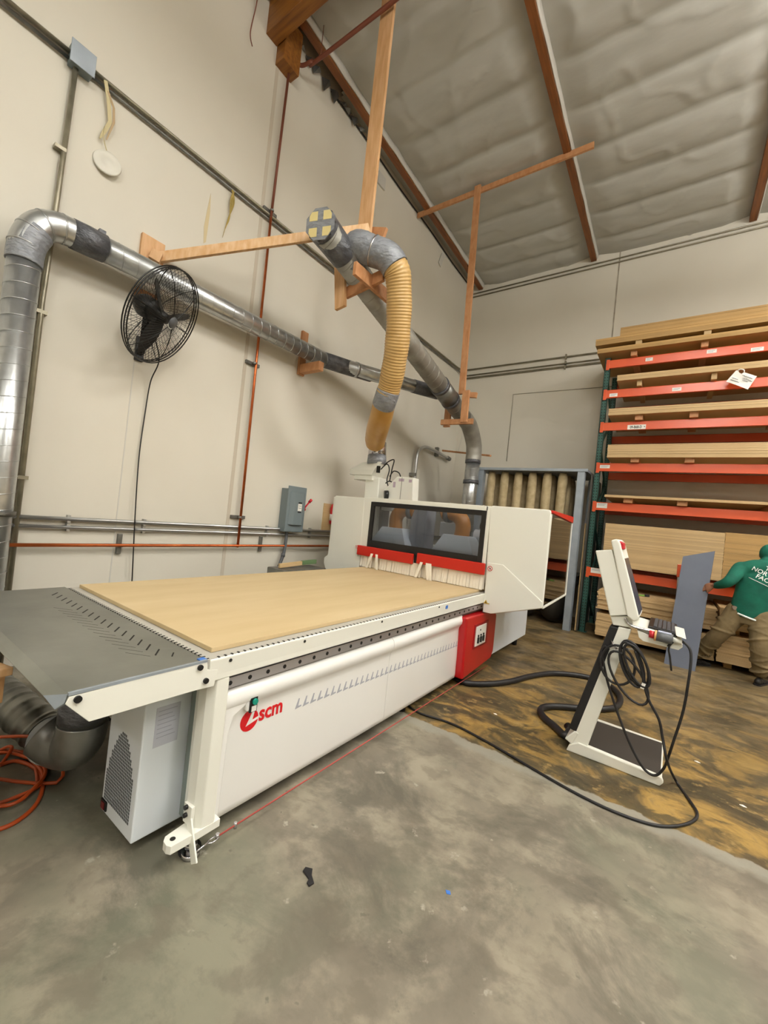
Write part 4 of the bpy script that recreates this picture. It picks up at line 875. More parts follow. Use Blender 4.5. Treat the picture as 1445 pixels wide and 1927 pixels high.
# trays
q = MB(); q.prism(P2([(-0.236, 3.43, 1.051), (-0.185, 3.43, 1.026), (-0.033, 3.43, 1.011), (-0.032, 3.43, 0.996), (-0.189, 3.43, 1.002), (-0.231, 3.43, 1.03)]), 'y', CY, CY+.42); q.build('upper_tray', M['cream'], t, .003)
q = MB(); q.tube(smooth_path([(-0.24, 3.42, 1.063), (-0.214, 3.42, 1.028), (-0.164, 3.42, 1.013), (-0.088, 3.42, 1.01)]), .008, 8); q.build('tray_rod', M['bright'], t)
q = MB(); q.prism(P2([(-0.16, 3.43, 0.998), (-0.147, 3.43, 0.949), (-0.12, 3.43, 0.929), (0.081, 3.43, 0.921), (0.102, 3.43, 0.945), (0.1, 3.43, 0.966), (-0.03, 3.43, 0.964)]), 'y', CY-.01, CY+.03); q.build('tray_side', M['cream'], t, .003)
q = MB(); q.prism(P2([(-0.147, 3.43, 0.997), (-0.146, 3.43, 0.982), (0.094, 3.43, 0.975), (0.095, 3.43, 0.989)]), 'y', CY+.02, CY+.46); q.build('keyboard_tray', M['cream'], t, .004)
q = MB(); q.add([(0.054, 3.848, 1.01), (0.112, 3.811, 1.01), (0.116, 3.385, 1.01), (0.062, 3.446, 1.01), (0.053, 3.783, 1.02), (0.11, 3.746, 1.02), (0.114, 3.327, 1.02), (0.061, 3.388, 1.02)], [(3,2,1,0),(4,5,6,7),(0,1,5,4),(1,2,6,5),(2,3,7,6),(3,0,4,7)]); q.build('mouse_shelf', M['cream'], t, .003)
q = MB(); q.tube(smooth_path([(-.18, CY+.2, 1.02), (-.12, CY+.15, .99), (-.07, CY+.04, .985), (-.02, CY+.02, .985)]), .006, 7); q.tube(smooth_path([(-.16, CY+.05, .995), (-.1, CY+.03, .98), (-.05, CY+.02, .985)]), .005, 7); q.build('tray_cables', M['black'], t)
q = MB(); q.tube([(-.5, CY+.2, .03), (-.56, CY+.25, .05), (-.59, CY+.28, .06)], .03, 12); q.build('hose_socket', M['black'], t)
# keyboard on the tray
k0 = V((-0.106, 3.5, 1.071)); 
q = MB(); kx0, kx1, ky0, ky1 = -.10, .07, 3.47, 3.90
def kz(x): return 1.035-.10*(x+.10)
q.add([(kx0, ky0, kz(kx0)-.022), (kx1, ky0, kz(kx1)-.022), (kx1, ky1, kz(kx1)-.022), (kx0, ky1, kz(kx0)-.022), (kx0, ky0, kz(kx0)), (kx1, ky0, kz(kx1)), (kx1, ky1, kz(kx1)), (kx0, ky1, kz(kx0))], [(3,2,1,0),(4,5,6,7),(0,1,5,4),(1,2,6,5),(2,3,7,6),(3,0,4,7)])
kb = thing('keyboard', 'black computer keyboard lying on the console tray', 'keyboard', (0, 3.68, .99))
q.build('case', M['black'], kb, .004)
q = MB()
for r_ in range(5):
    for c_ in range(15):
        x = kx0+.03+r_*.026; y = ky0+.015+c_*.027
        q.box((x, y, kz(x+.01)-.002), (x+.021, y+.022, kz(x+.01)+.007))
q.build('keys', mat('dark grey keys', '404348', .5), kb, .001)
# handheld pendant
h0, h1 = V((-0.058, 3.4, 0.991)), V((0.046, 3.4, 0.986))
hp_ = thing('handheld_pendant', 'grey cylindrical hand pendant with red end clipped to the tray edge', 'remote control', tuple(h0))
q = MB(); q.tube([h0, h1], .034, 20); q.build('body', M['grey_soft'], hp_)
hd = (h1-h0).normalized()
q = MB(); q.tube([h0-hd*.03, h0], .025, 16); q.build('red_knob', M['redplas'], hp_)
q = MB(); q.tube([h0, h0+hd*.012], .036, 20); q.build('orange_ring', mat('pale orange ring', 'd9a36a', .5), hp_)
q = MB(); q.tube([h1, h1+hd*.05], .017, 14); q.build('white_cap', M['cream'], hp_)
q = MB(); q.bar(h0+hd*.02+V((0, 0, .034)), h1-hd*.01+V((0, 0, .034)), .035, .006); q.build('key_plate', mat('pendant keypad', 'b9c0d8', .5), hp_)
q = MB(); q.tube(smooth_path([(0.036, 3.4, 0.969), (0.028, 3.4, 0.917), (0.038, 3.4, 0.873), (0.054, 3.4, 0.781)]), .006, 7)
q.tube(smooth_path([(0.05, 3.4, 0.979), (0.037, 3.39, 0.957), (0.024, 3.4, 0.937)]), .008, 7); q.build('strap', M['black'], hp_)

# pendant cable, coil and floor cable
t = thing('pendant_cable', 'thin black cable coiled on the console column and looping to the floor', 'cable', (.1, 3.6, 0))
q = MB(); q.tube(smooth_path([(0.058, 3.41, 0.983), (0.101, 3.4, 0.986), (0.14, 3.38, 0.951), (0.15, 3.36, 0.879), (0.146, 3.34, 0.746), (0.133, 3.34, 0.553), (0.099, 3.34, 0.351), (0.08, 3.36, 0.232), (0.061, 3.39, 0.134), (0.019, 3.385, 0.075), (-0.043, 3.385, 0.09), (-0.119, 3.385, 0.191), (-0.214, 3.385, 0.375), (-0.297, 3.385, 0.572), (-0.335, 3.385, 0.694), (-0.361, 3.385, 0.801), (-0.338, 3.385, 0.846)], 8), .0085, 8); q.build('long_loop', M['rubber'], t)
def ell(cx, cy, rx, ry, rot, y, ph=0, n=26):
    out = []
    for k in range(n):
        a = 2*PI*k/n+ph; u_, v_ = rx*math.cos(a), ry*math.sin(a)
        out.append((cx+u_*math.cos(rot)-v_*math.sin(rot), y, cy+u_*math.sin(rot)+v_*math.cos(rot)))
    return out
for cx_, cz_, rx, rz, ro, yy in ((-.155, .775, .068, .155, .42, 3.375), (-.17, .765, .062, .150, .36, 3.365), (-.14, .77, .058, .145, .46, 3.355), (-.255, .735, .105, .135, .1, 3.375), (-.185, .67, .085, .185, .62, 3.365)):
    q = MB(); q.tube(ell(cx_, cz_, rx, rz, ro, yy), .0085, 8, closed=True); q.build('coil_loop', M['rubber'], t)
q = MB(); q.tube(smooth_path([(-0.157, 3.36, 0.863), (-0.106, 3.36, 0.732), (-0.087, 3.36, 0.647), (-0.049, 3.36, 0.552), (0.013, 3.36, 0.45), (0.042, 3.36, 0.338), (0.079, 3.34, 0.205), (0.14, 3.539, 0.02), (0.216, 3.348, 0.01), (0.244, 3.237, 0.009), (0.21, 3.116, 0.009), (0.12, 2.987, 0.009), (0.008, 2.909, 0.009), (-0.177, 2.877, 0.009), (-0.401, 2.898, 0.009), (-0.664, 2.961, 0.009), (-0.999, 3.048, 0.009), (-1.329, 3.098, 0.009), (-1.601, 3.056, 0.009), (-1.75, 3.1, .009)], 8), .0085, 8); q.build('floor_run', M['rubber'], t)
q = MB(); a_ = V((-0.093, 3.36, 0.645)); q.bar(a_+V((.004, 0, .018)), a_-V((.004, 0, .02)), .022, .022, (0, 1, 0)); q.build('cable_tag', M['label'], t)
q = MB(); q.tube([(-0.31, 3.41, 0.887), (-0.27, 3.38, 0.839)], .006, 7); q.bar((-0.339, 3.4, 0.832), (-0.144, 3.385, 0.872), .012, .01); q.build('hook', M['bright'], t)
# thick black hose on the floor
hz = .03
q = MB(); q.tube(smooth_path([(-1.85, 4.1, hz), (-1.619, 3.931, 0.03), (-1.425, 4.082, 0.03), (-1.273, 4.364, 0.03), (-1.155, 4.725, 0.03), (-0.979, 5.058, 0.03), (-0.705, 5.249, 0.03), (-0.486, 5.218, 0.03), (-0.346, 4.996, 0.03), (-0.307, 4.735, 0.03), (-0.356, 4.502, 0.03), (-0.55, 4.286, 0.03), (-0.785, 4.084, 0.03), (-0.852, 3.935, 0.03), (-0.798, 3.794, 0.03), (-0.671, 3.673, 0.03), (-0.577, 3.572, 0.035), (-.56, 3.66, .05)], 10), .028, 14)
single(q, 'floor_hose', M['rubber'], 'thick black corrugated hose snaking over the floor to the console', 'hose')
# red safety rope along the machine foot
t = thing('safety_rope', 'thin red rope with steel eye clips stretched low along the machine side', 'rope', (-1.6, 1.2, 0))
q = MB(); r0 = V((-1.60, 1.20, .055)); r1 = V((-1.60, 4.55, .055)); q.tube([r0, r1], .004, 7); q.build('rope', M['stopred'], t)
q = MB(); q.tube([(-1.60+.012*math.cos(a), 1.175+.028*math.sin(a), .052) for a in [2*PI*k/14 for k in range(14)]], .0035, 6, closed=True); q.tube([(-1.60, 1.195, .045), (-1.60, 1.195, .068)], .009, 8); q.build('eye_clip', M['bright'], t)
q = MB(); q.tube([(-1.60, 1.29, .04), (-1.60, 1.29, .068)], .008, 8); q.build('clamp', M['bright'], t)
q = MB(); q.tube([(-1.605, 1.085, .04), (-1.60, 1.15, .055)], .005, 7); q.build('hook', M['bright'], t)

# small litter on the floor
c = V((-1.173, 1.367, -0)); q = MB(); q.prism([(c.x-.05, c.y+.03), (c.x-.02, c.y+.045), (c.x, c.y+.02), (c.x+.035, c.y+.0), (c.x+.03, c.y-.025), (c.x+.01, c.y-.02), (c.x+.005, c.y-.002), (c.x-.025, c.y+.005), (c.x-.045, c.y+.01)], 'z', 0, .008); single(q, 'rubber_scrap', M['rubber'], 'small black scrap lying on the bare concrete in the foreground', 'scrap', None, .002)
c = V((-0.679, 1.728, 0)); q = MB(); q.prism([(c.x-.014, c.y+.004), (c.x+.004, c.y+.012), (c.x+.014, c.y-.002), (c.x-.002, c.y-.01)], 'z', 0, .002); single(q, 'tape_piece', M['blue'], 'tiny bright blue piece of tape on the foreground concrete', 'scrap')
for px_, lab in (((0.275, 4.028, -0), 'small white chip on the yellow floor right of the console base'), ((0.491, 3.586, 0), 'pale wood chip on the yellow floor near the right edge'), ((-1.138, 3.565, 0), 'small white chip on the floor left of the console hose')):
    c = V(px_); q = MB(); q.prism([(c.x-.018, c.y), (c.x, c.y+.01), (c.x+.018, c.y-.004), (c.x, c.y-.01)], 'z', 0, .004); single(q, 'wood_chip', M['label'], lab, 'scrap')
# orange air hose at the left
q = MB(); pts = []
for k in range(70):
    a = 2*PI*k/26; r = .26+.02*math.sin(k*.9); pts.append((-2.83+r*math.cos(a)*1.0+.004*k*.3, .70+r*.55*math.sin(a), .012+.003*(k/26)*3))
pts += [(-2.55, .86, .02), (-2.72, .9, .12), (-2.85, .82, .16), (-3.1, .7, .1)]
q.tube(smooth_path(pts, 4), .009, 8)
q.tube(smooth_path([(-2.93, 0.713, 0.01), (-2.92, 0.778, 0.01), (-2.783, 0.827, 0.01), (-2.603, 0.816, 0.01), (-2.462, 0.759, 0.01), (-2.39, 0.682, 0.01), (-2.377, 0.604, 0.01), (-2.432, 0.51, 0.01)], 8), .010, 8)
q.tube(smooth_path([(-3.076, 0.741, 0.02), (-2.975, 0.75, 0.08), (-2.944, 0.759, 0.08), (-2.975, 0.748, 0.02), (-2.926, 0.712, 0.012)], 8), .009, 8)
single(q, 'air_hose', M['orange_cord'], 'orange air hose coiled loosely on the floor at the left edge', 'hose')
# wooden workbench corner at the left edge
bt = thing('wooden_bench', 'corner of a pine bench poking in at the left edge below the steel table', 'bench', (-2.6, .4, 0))
c = V((-2.239, 0.553, 0.8))
q = MB(); q.prism([(c.x, c.y), (c.x-.9, c.y-.25), (c.x-.75, c.y-.8), (c.x+.12, c.y-.62)], 'z', .765, .80); q.build('bench_top', M['timber2'], bt, .004)
q = MB(); q.prism([(c.x-.05, c.y-.05), (c.x-.16, c.y-.08), (c.x-.13, c.y-.18), (c.x-.02, c.y-.15)], 'z', 0, .765); q.build('bench_leg', M['timber'], bt, .004)
q = MB(); q.prism([(c.x-.72, c.y-.55), (c.x-.82, c.y-.58), (c.x-.79, c.y-.68), (c.x-.69, c.y-.65)], 'z', 0, .765); q.build('bench_leg', M['timber'], bt, .004)
q = MB(); q.bar((c.x-.03, c.y-.03, .70), (c.x-.8, c.y-.24, .70), .03, .12); q.build('bench_apron', M['timber'], bt, .003)
# green edged board behind the bed
q = MB(); q.bar((-3.75, 3.25, .90), (-3.75, 3.75, .93), .03, .05); q.cur = 1; q.bar((-3.75, 3.60, .925), (-3.75, 3.85, .935), .032, .052)
tag(centred(q.build('edge_board', [M['mdf'], mat('dull green paint', '5f7a52', .6)], None, .002)), 'narrow board with a green painted end showing behind the bed', 'board')
q = MB(); q.box((-3.9, 3.2, 0), (-3.6, 3.9, .87)); single(q, 'low_cabinet', M['galv_dull'], 'low grey cabinet hidden behind the bed beneath the green-ended board', 'cabinet', None, .01)
# ------------------------------------------------------------------ pallet rack
RY0, RY1 = 7.81, 8.86
t = thing('pallet_rack', 'tall pallet rack with orange beams and green uprights along the back wall', 'rack', (.7, 8.3, 0))
RXL, RXR = -1.165, 2.56
for x in (RXL, RXR+.05):
    for y, nm in ((RY0+.04, 'front_upright'), (RY1, 'rear_upright')):
        q = MB(); q.box((x-.045, y-.035, 0), (x-.038, y+.035, 4.75)); q.box((x-.045, y-.035, 0), (x+.04, y-.029, 4.75)); q.box((x+.034, y-.035, 0), (x+.04, y+.035, 4.75)); q.box((x-.07, y-.06, 0), (x+.07, y+.06, .01))
        q.cur = 1
        for k in range(92):
            z = .08+k*.0508
            for s in (-.022, .018): q.box((x+s-.007, y-.0365, z), (x+s+.007, y-.034, z+.022))
        q.build(nm, [M['green'], M['dark']], t)
    zz = [.15+.62*k for k in range(8)]
    for k, (a, b) in enumerate(zip(zz, zz[1:])):
        q = MB(); ya, yb = (RY0+.08, RY1-.04) if k % 2 else (RY1-.04, RY0+.08); q.bar((x, ya, a), (x, yb, b), .03, .03); q.build('brace', M['green'], t)
BT = [4.70, 4.18, 3.615, 2.915, 2.245, 1.115]
bf = []
for z in BT:
    for y, nm in ((RY0, 'front_beam'), (RY1+.04, 'rear_beam')):
        q = MB(); y0 = y-.02; q.prism([(y0, z-.14), (y0, z-.008), (y0+.008, z), (y0+.035, z), (y0+.035, z-.02), (y0+.05, z-.02), (y0+.05, z-.14)], 'x', RXL+.03, RXR)
        b = q.build(nm, M['orange'], t, .003)
        if nm == 'front_beam':
            bf.append(b); q = MB(); q.box((RXL-.02, y0-.004, z-.17), (RXL+.03, y0+.004, z+.01)); q.box((RXL+.028, y0-.003, z-.15), (RXL+.035, y0+.05, z)); q.build('beam_connector', M['orange'], b, .002)
def sticker(b, p, w_, h_, y=RY0-.0225, name='sticker'):
    q = MB(); q.box((p[0], y, p[2]-h_), (p[0]+w_, y+.003, p[2])); return q.build(name, M['label'], b)
st = sticker(bf[2], (-0.775, 7.79, 3.555), .26, .075, name='location_label')
l0 = V((-0.775, 7.79, 3.555)); text_mesh('09-B68-D', .060, M['ink'], 'label_text', (l0.x+.035, RY0-.024, l0.z-.058), (1, 0, 0), (0, 0, 1), bf[2], .0008, .001, 'LEFT', 1, .72)
q = MB(); q.prism([(l0.x+.228, l0.z-.035), (l0.x+.24, l0.z-.030), (l0.x+.24, l0.z-.027), (l0.x+.252, l0.z-.037), (l0.x+.24, l0.z-.047), (l0.x+.24, l0.z-.044)], 'y', RY0-.0245, RY0-.022); q.build('label_arrow', M['ink'], bf[2])
for b, p, w_ in ((bf[1], (-1.089, 7.79, 4.112), .12), (bf[1], (-0.209, 7.79, 4.125), .12), (bf[3], (-1.128, 7.79, 2.88), .15), (bf[4], (-1.12, 7.79, 2.229), .16), (bf[5], (-1.112, 7.79, 1.114), .22), (bf[0], (-0.61, 7.79, 4.661), .10), (bf[0], (0.184, 7.79, 4.672), .12), (bf[0], (0.696, 7.79, 4.624), .14)):
    s_ = sticker(b, p, w_, .055 if b not in (bf[4], bf[5]) else .085)
    q = MB()
    for k in range(2): q.box((p[0]+.015, RY0-.0235, p[2]-.02-.02*k), (p[0]+w_-.02-.02*k, RY0-.022, p[2]-.012-.02*k))
    q.build('sticker_print', M['greyink'], b)

# sheets: one mesh per kind, copied for every sheet
def sheet_proto(lx, ly, th, mt):
    q = MB(); q.box((0, 0, 0), (lx, ly, th)); me = q.build('tmp', mt).data; o = bpy.data.objects['tmp']; bpy.data.objects.remove(o); return me
PR = {}
def stack(x0, y0, z0, z1, n, lx, ly, label, group, mt='mdf', jit=.006, gap=.0012):
    th = (z1-z0)/n; key = (round(lx, 2), round(ly, 2), round(th, 4), mt)
    if key not in PR: PR[key] = sheet_proto(lx, ly, th-gap, M[mt])
    for i in range(n):
        o = bpy.data.objects.new('mdf_sheet', PR[key]); COL.objects.link(o)
        o.location = (x0+R_.uniform(-jit, jit), y0+R_.uniform(-jit, jit), z0+i*th)
        tag(o, label, 'board', group)
def spacers(xs_, z0, z1, y0, lev, w_=.09):
    for x, tx in zip(xs_, ('left', 'middle', 'right')):
        q = MB(); q.box((x-w_/2, y0, z0), (x+w_/2, y0+1.0, z1)); single(q, 'wood_spacer', M['board'] if lev[1] else M['mdf'], '%s wooden spacer block %s' % (tx, lev[0]), 'wood block', 'spacer blocks on the rack', .003)
SL = 2.98
YF = 7.66
stack(-1.0, YF, 5.045, 5.185, 5, 3.0, 1.22, 'one of the tan sheets in the topmost pile on the rack', 'sheets in the topmost pile', 'mdf2', .004)
stack(-1.36, YF-.02, 4.925, 5.035, 3, 3.3, 1.24, 'one of the long sheets overhanging the rack end below the topmost pile', 'long overhanging sheets', 'mdf2', .003)
stack(-1.32, YF-.01, 4.785, 4.865, 3, 3.3, 1.22, 'one of the long sheets just above the highest orange beam', 'sheets just above the highest beam', 'mdf2', .003)
spacers((-.72, .17, 1.1), 4.866, 4.924, YF, ('between the long sheets at the rack top', 0)); spacers((-.78, .15, 1.1), 4.705, 4.784, YF+.06, ('on the highest orange beam', 1))
stack(-.98, YF, 4.28, 4.375, 5, SL, 1.22, 'one of the sheets on the second orange beam from the top', 'sheets on the second beam from the top', 'mdf', .004)
spacers((-.66, .3, 1.1), 4.185, 4.279, YF+.06, ('on the second beam from the top', 0), .07)
stack(-1.06, YF, 3.70, 3.815, 6, SL, 1.22, 'one of the sheets on the third orange beam from the top', 'sheets on the third beam from the top', 'mdf', .004)
spacers((-.62, .1, 1.1), 3.62, 3.699, YF+.06, ('on the third beam with the code label', 1), .11)
stack(-1.02, YF, 2.99, 3.205, 11, SL, 1.22, 'one of the sheets in the thick pile on the fourth beam from the top', 'sheets on the fourth beam from the top', 'mdf', .003)
spacers((-.62, .1, 1.1), 2.92, 2.989, YF+.06, ('on the fourth beam from the top', 1), .12)
stack(-1.0, YF, 2.325, 2.365, 2, SL, 1.22, 'one of the two thin sheets on the fifth beam from the top', 'thin sheets on the fifth beam from the top', 'mdf', .003)
spacers((-.66, .06, 1.1), 2.25, 2.324, YF+.06, ('on the fifth beam from the top', 1), .13)
stack(-.94, YF, 1.19, 1.89, 36, 1.536, 1.22, 'one of the sheets in the tall pile on the lowest beam, left half', 'tall pile on the lowest beam, left half', 'mdf', .002)
stack(.60, YF+.01, 1.19, 1.90, 36, 1.52, 1.22, 'one of the browner sheets in the tall pile on the lowest beam, right half', 'tall pile on the lowest beam, right half', 'mdf2', .002)
spacers((-.7, .3, 1.0), 1.12, 1.189, YF+.1, ('beneath the tall pile on the lowest beam', 0))
stack(-.92, 7.46, .08, .43, 17, 1.50, 1.22, 'one of the sheets in the bottom floor pile under the rack, left side', 'bottom floor pile, left side', 'mdf', .006)
stack(-.93, 7.47, .50, .80, 12, 1.50, 1.2, 'one of the ragged sheets in the upper floor pile under the rack, left side', 'upper floor pile, left side', 'mdf', .016)
stack(.60, 7.40, .10, .48, 19, 1.50, 1.22, 'one of the sheets in the bottom floor pile behind the person', 'bottom floor pile behind the person', 'mdf', .006)
stack(.60, 7.42, .56, .84, 12, 1.50, 1.2, 'one of the sheets in the upper floor pile behind the person', 'upper floor pile behind the person', 'mdf', .010)
for x0, z, zz_, tx in ((-.8, 0, .079, 'on the floor under the left pile'), (.35, 0, .079, 'on the floor at the right end of the left pile'), (-.75, .431, .499, 'between the two left floor piles'), (.7, 0, .099, 'on the floor under the right pile'), (.75, .481, .559, 'between the two right floor piles'), (1.8, .481, .559, 'between the right floor piles at their far end')):
    q = MB(); q.box((x0, 7.58, z), (x0+.09, 8.5, zz_)); single(q, 'wood_spacer', M['mdf2'], 'wooden spacer %s' % tx, 'wood block', 'spacers under the floor piles', .003)
# paper note
pc = [(0.547, 7.645, 4.269), (0.775, 7.645, 4.148), (0.691, 7.645, 3.966), (0.439, 7.645, 4.109)]
pn_ = thing('paper_note', 'white handwritten paper note hanging off the second beam from the top', 'paper', tuple(pc[2]))
q = MB(); A_, B_, C_, D_ = [V(p) for p in pc]; nn = V((0, -.003, 0))
def bil(u_, v_): return A_.lerp(B_, u_).lerp(D_.lerp(C_, u_), v_)+V((0, -.012*math.sin(PI*u_), 0))
ol = [(0, .05), (.08, .0), (.2, .14), (.33, .16), (.38, .02), (1, 0), (1, .5), (1, 1), (.5, 1), (0, 1), (0, .5)]
ov = [bil(*p) for p in ol]; n = len(ov); q.add([tuple(p) for p in ov]+[tuple(p-nn) for p in ov], [tuple(range(n)), tuple(range(n, 2*n))[::-1]]+[(k, (k+1) % n, n+(k+1) % n, n+k) for k in range(n)]); q.build('sheet', M['label'], pn_)
q = MB()
for (u0, u1, v) in ((.42, .9, .25), (.5, .95, .42), (.1, .38, .62), (.55, .8, .55), (.1, .5, .78)):
    pts = [bil(u0+(u1-u0)*k/14, v+.03*math.sin(k*2.1))+V((0, -.004, 0)) for k in range(15)]; q.tube(pts, .0035, 5)
q.build('handwriting', mat('pencil grey', '77777a', .7), pn_)
q = MB(); q.tube(smooth_path([bil(.08, .02), bil(.15, -.1)+V((0, -.01, 0)), bil(.3, -.1)+V((0, -.01, 0)), bil(.38, .02)]), .008, 6); q.build('tape_tab', M['label'], pn_)

# ------------------------------------------------------------------ grey sheet held by the person
q = MB(); BL, BR, TR, TL = V((0.027, 6.842, 0)), V((0.336, 6.93, 0)), V((0.466, 7.2, 1.612)), V((0.122, 7.2, 1.49))
BL.y = 6.95; BR.y = 6.92; BL.x = .02; BR.x = .36
th = V((.004, .018, 0)); q.add([tuple(p) for p in (BL, BR, TR, TL)]+[tuple(p+th) for p in (BL, BR, TR, TL)], [(0,1,2,3),(7,6,5,4),(0,4,5,1),(1,5,6,2),(2,6,7,3),(3,7,4,0)])
single(q, 'laminate_sheet', M['sheetgrey'], 'tall blue-grey sheet the person is steadying on the floor', 'board')
ct = thing('bar_clamp', 'steel bar clamp with orange head hanging left of the blue-grey sheet', 'clamp', (.06, 7.62, .4))
q = MB(); q.bar((0.097, 7.4, 1.203), (0.113, 7.4, -0.059), .03, .012, (0, 1, 0)); q.build('bar', M['galv'], ct, .002)
q = MB(); q.bar((0.097, 7.4, 1.366), (0.099, 7.4, 1.18), .055, .05, (0, 1, 0)); q.build('head', M['orange'], ct, .008)
q = MB(); q.bar((-.24, 7.56, .825), (-.30, 7.55, .82), .05, .035); q.cur = 1; q.bar((-.30, 7.55, .815), (-.38, 7.54, .81), .04, .02)
c_ = (-0.334, 7.4, 0.741)
tag(centred(q.build('small_tool', [M['rubber'], mat('green tool body', '7fae4a', .5)], None, .003)), 'small black and green tool lying on the left floor pile', 'tool')

# ------------------------------------------------------------------ person
pr = thing('person', 'person in green hoodie and khaki trousers bending behind to steady a grey sheet', 'person', (.85, 7.1, 0))
def loft(q, rings, n=24):
    v = []
    for c, rx, ry, rot in rings:
        for k in range(n):
            a = 2*PI*k/n; x_, y_ = rx*math.cos(a), ry*math.sin(a)
            v.append((c[0]+x_*math.cos(rot)-y_*math.sin(rot), c[1]+x_*math.sin(rot)+y_*math.cos(rot), c[2]+x_*math.sin(.0)))
    m = len(rings); f = [(i*n+k, i*n+(k+1) % n, (i+1)*n+(k+1) % n, (i+1)*n+k) for i in range(m-1) for k in range(n)]
    f += [tuple(range(n))[::-1], tuple((m-1)*n+k for k in range(n))]
    return q.add(v, f, True)
def fused(q, name, mt, vox, it=6, parent=pr):
    o = q.build(name, mt, parent); r = o.modifiers.new('fuse', 'REMESH'); r.mode = 'VOXEL'; r.voxel_size = vox; r.use_smooth_shade = True
    s = o.modifiers.new('soft', 'SMOOTH'); s.factor = .6; s.iterations = it
    return o
def limb(q, pts, rs, n=16):
    p = smooth_path(pts, 6); m = len(p); out = []
    for i in range(m):
        t_ = i/(m-1)*(len(rs)-1); k = min(int(t_), len(rs)-2); out.append(rs[k]+(rs[k+1]-rs[k])*(t_-k))
    q.tube(p, out, n); q.sphere(p[0], out[0]*.98, 14, 9); q.sphere(p[-1], out[-1]*.98, 14, 9)
HLs, EL, HD = V((.735, 7.08, 1.42)), V((.615, 6.90, 1.24)), V((.475, 7.06, 1.15))
HRs, ER, HR = V((1.20, 7.10, 1.36)), V((1.33, 7.02, 1.08)), V((1.30, 7.22, .88))
NK, HE = V((.99, 7.13, 1.50)), V((1.01, 7.22, 1.63))
HipL, KnL, AnL = V((.76, 7.14, .86)), V((.575, 7.12, .50)), V((.395, 7.34, .12))
HipR, KnR, AnR = V((.98, 7.10, .84)), V((.975, 6.98, .48)), V((1.01, 7.04, .12))
# body: head, neck, torso, arms with hands, legs as one continuous surface
q = MB()
loft(q, [((.87, 7.13, .80), .15, .10, 0), ((.89, 7.12, 1.0), .135, .095, 0), ((.93, 7.11, 1.2), .16, .105, 0), ((.965, 7.11, 1.38), .18, .10, 0), ((.985, 7.12, 1.46), .09, .07, 0)])
limb(q, [NK-V((0, 0, .05)), NK+V((.01, .03, .06)), HE-V((0, .0, .03))], [.058, .055, .06])
q.sphere(HE, (.078, .098, .115), 18, 12); q.sphere(HE+V((0, .09, -.02)), (.018, .028, .022), 10, 8); q.sphere(HE+V((0, .05, -.08)), (.045, .05, .04), 12, 8)
for s in (-1, 1): q.sphere(HE+V((.08*s, .01, -.01)), (.014, .024, .034), 10, 8)
limb(q, [HLs, EL, HD], [.055, .042, .028]); limb(q, [HRs, ER, HR], [.055, .042, .028])
limb(q, [HipL, KnL, AnL], [.085, .055, .038]); limb(q, [HipR, KnR, AnR], [.085, .055, .038])
def hand(q, w, d, nrm, sgn):
    d = d.normalized(); nrm = nrm.normalized(); s = d.cross(nrm).normalized()*sgn
    palm = w+d*.05
    for k in range(5):
        q.tube([w+s*(.016*(k-2)*.7), palm+s*(.0195*(k-2)), w+d*.095+s*(.0195*(k-2))], [.016, .017, .012], 10)
    for k, L in enumerate((.072, .082, .076, .060)):
        b_ = w+d*.088+s*(.0215*(k-1.5)); q.tube(smooth_path([b_, b_+d*L*.45-nrm*.006, b_+d*L*.75-nrm*.026, b_+d*L*.82-nrm*.048], 4), [.0095]*9+[.009, .0085, .008, .007], 9)
    q.tube(smooth_path([w+d*.03-s*.03, w+d*.055-s*.058-nrm*.01, w+d*.085-s*.066-nrm*.03], 4), [.013, .013, .012, .012, .011, .011, .010, .010, .008], 9)
hand(q, HD, V((-.6, .35, -.35)), V((.3, -.7, .5)), 1); hand(q, HR, V((-.05, .5, -.8)), V((.9, 0, 0)), -1)
fused(q, 'body', M['skin'], .0075, 2)
# hoodie
q = MB()
loft(q, [((.86, 7.12, .80), .175, .135, 0), ((.865, 7.12, .86), .20, .150, 0), ((.88, 7.11, .98), .205, .15, 0), ((.91, 7.10, 1.12), .215, .15, 0), ((.94, 7.10, 1.26), .235, .15, 0), ((.96, 7.10, 1.36), .235, .14, 0), ((.975, 7.11, 1.44), .18, .115, 0), ((.985, 7.12, 1.50), .10, .085, 0)])
limb(q, [HLs+V((.05, 0, -.02)), HLs, EL, HD-V((-.02, 0, 0))], [.09, .088, .068, .042]); limb(q, [HRs-V((.05, 0, .02)), HRs, ER, HR], [.09, .088, .068, .045])
limb(q, [HLs+V((.02, -.01, -.01)), V((.88, 7.075, 1.455)), V((1.06, 7.08, 1.455)), HRs+V((-.02, 0, 0))], [.085, .105, .105, .085])
limb(q, [V((.97, 7.07, 1.45)), V((1.0, 7.08, 1.50)), V((1.03, 7.12, 1.47))], [.075, .08, .07])
fused(q, 'hoodie', M['hoodie'], .016, 5)
q = MB(); q.sphere(HE+V((0, -.015, .02)), (.096, .108, .122), 20, 14); q.sphere(NK+V((0, -.02, .02)), (.10, .085, .08), 16, 10); fused(q, 'hood', M['hoodie'], .012, 3)
q = MB(); q.tube(smooth_path([(.74, 7.01, .845), (.80, 6.985, .825), (.87, 6.975, .805), (.94, 6.985, .79), (1.0, 7.01, .785)]), .012, 8); q.build('shirt_hem', M['white_text'], pr)
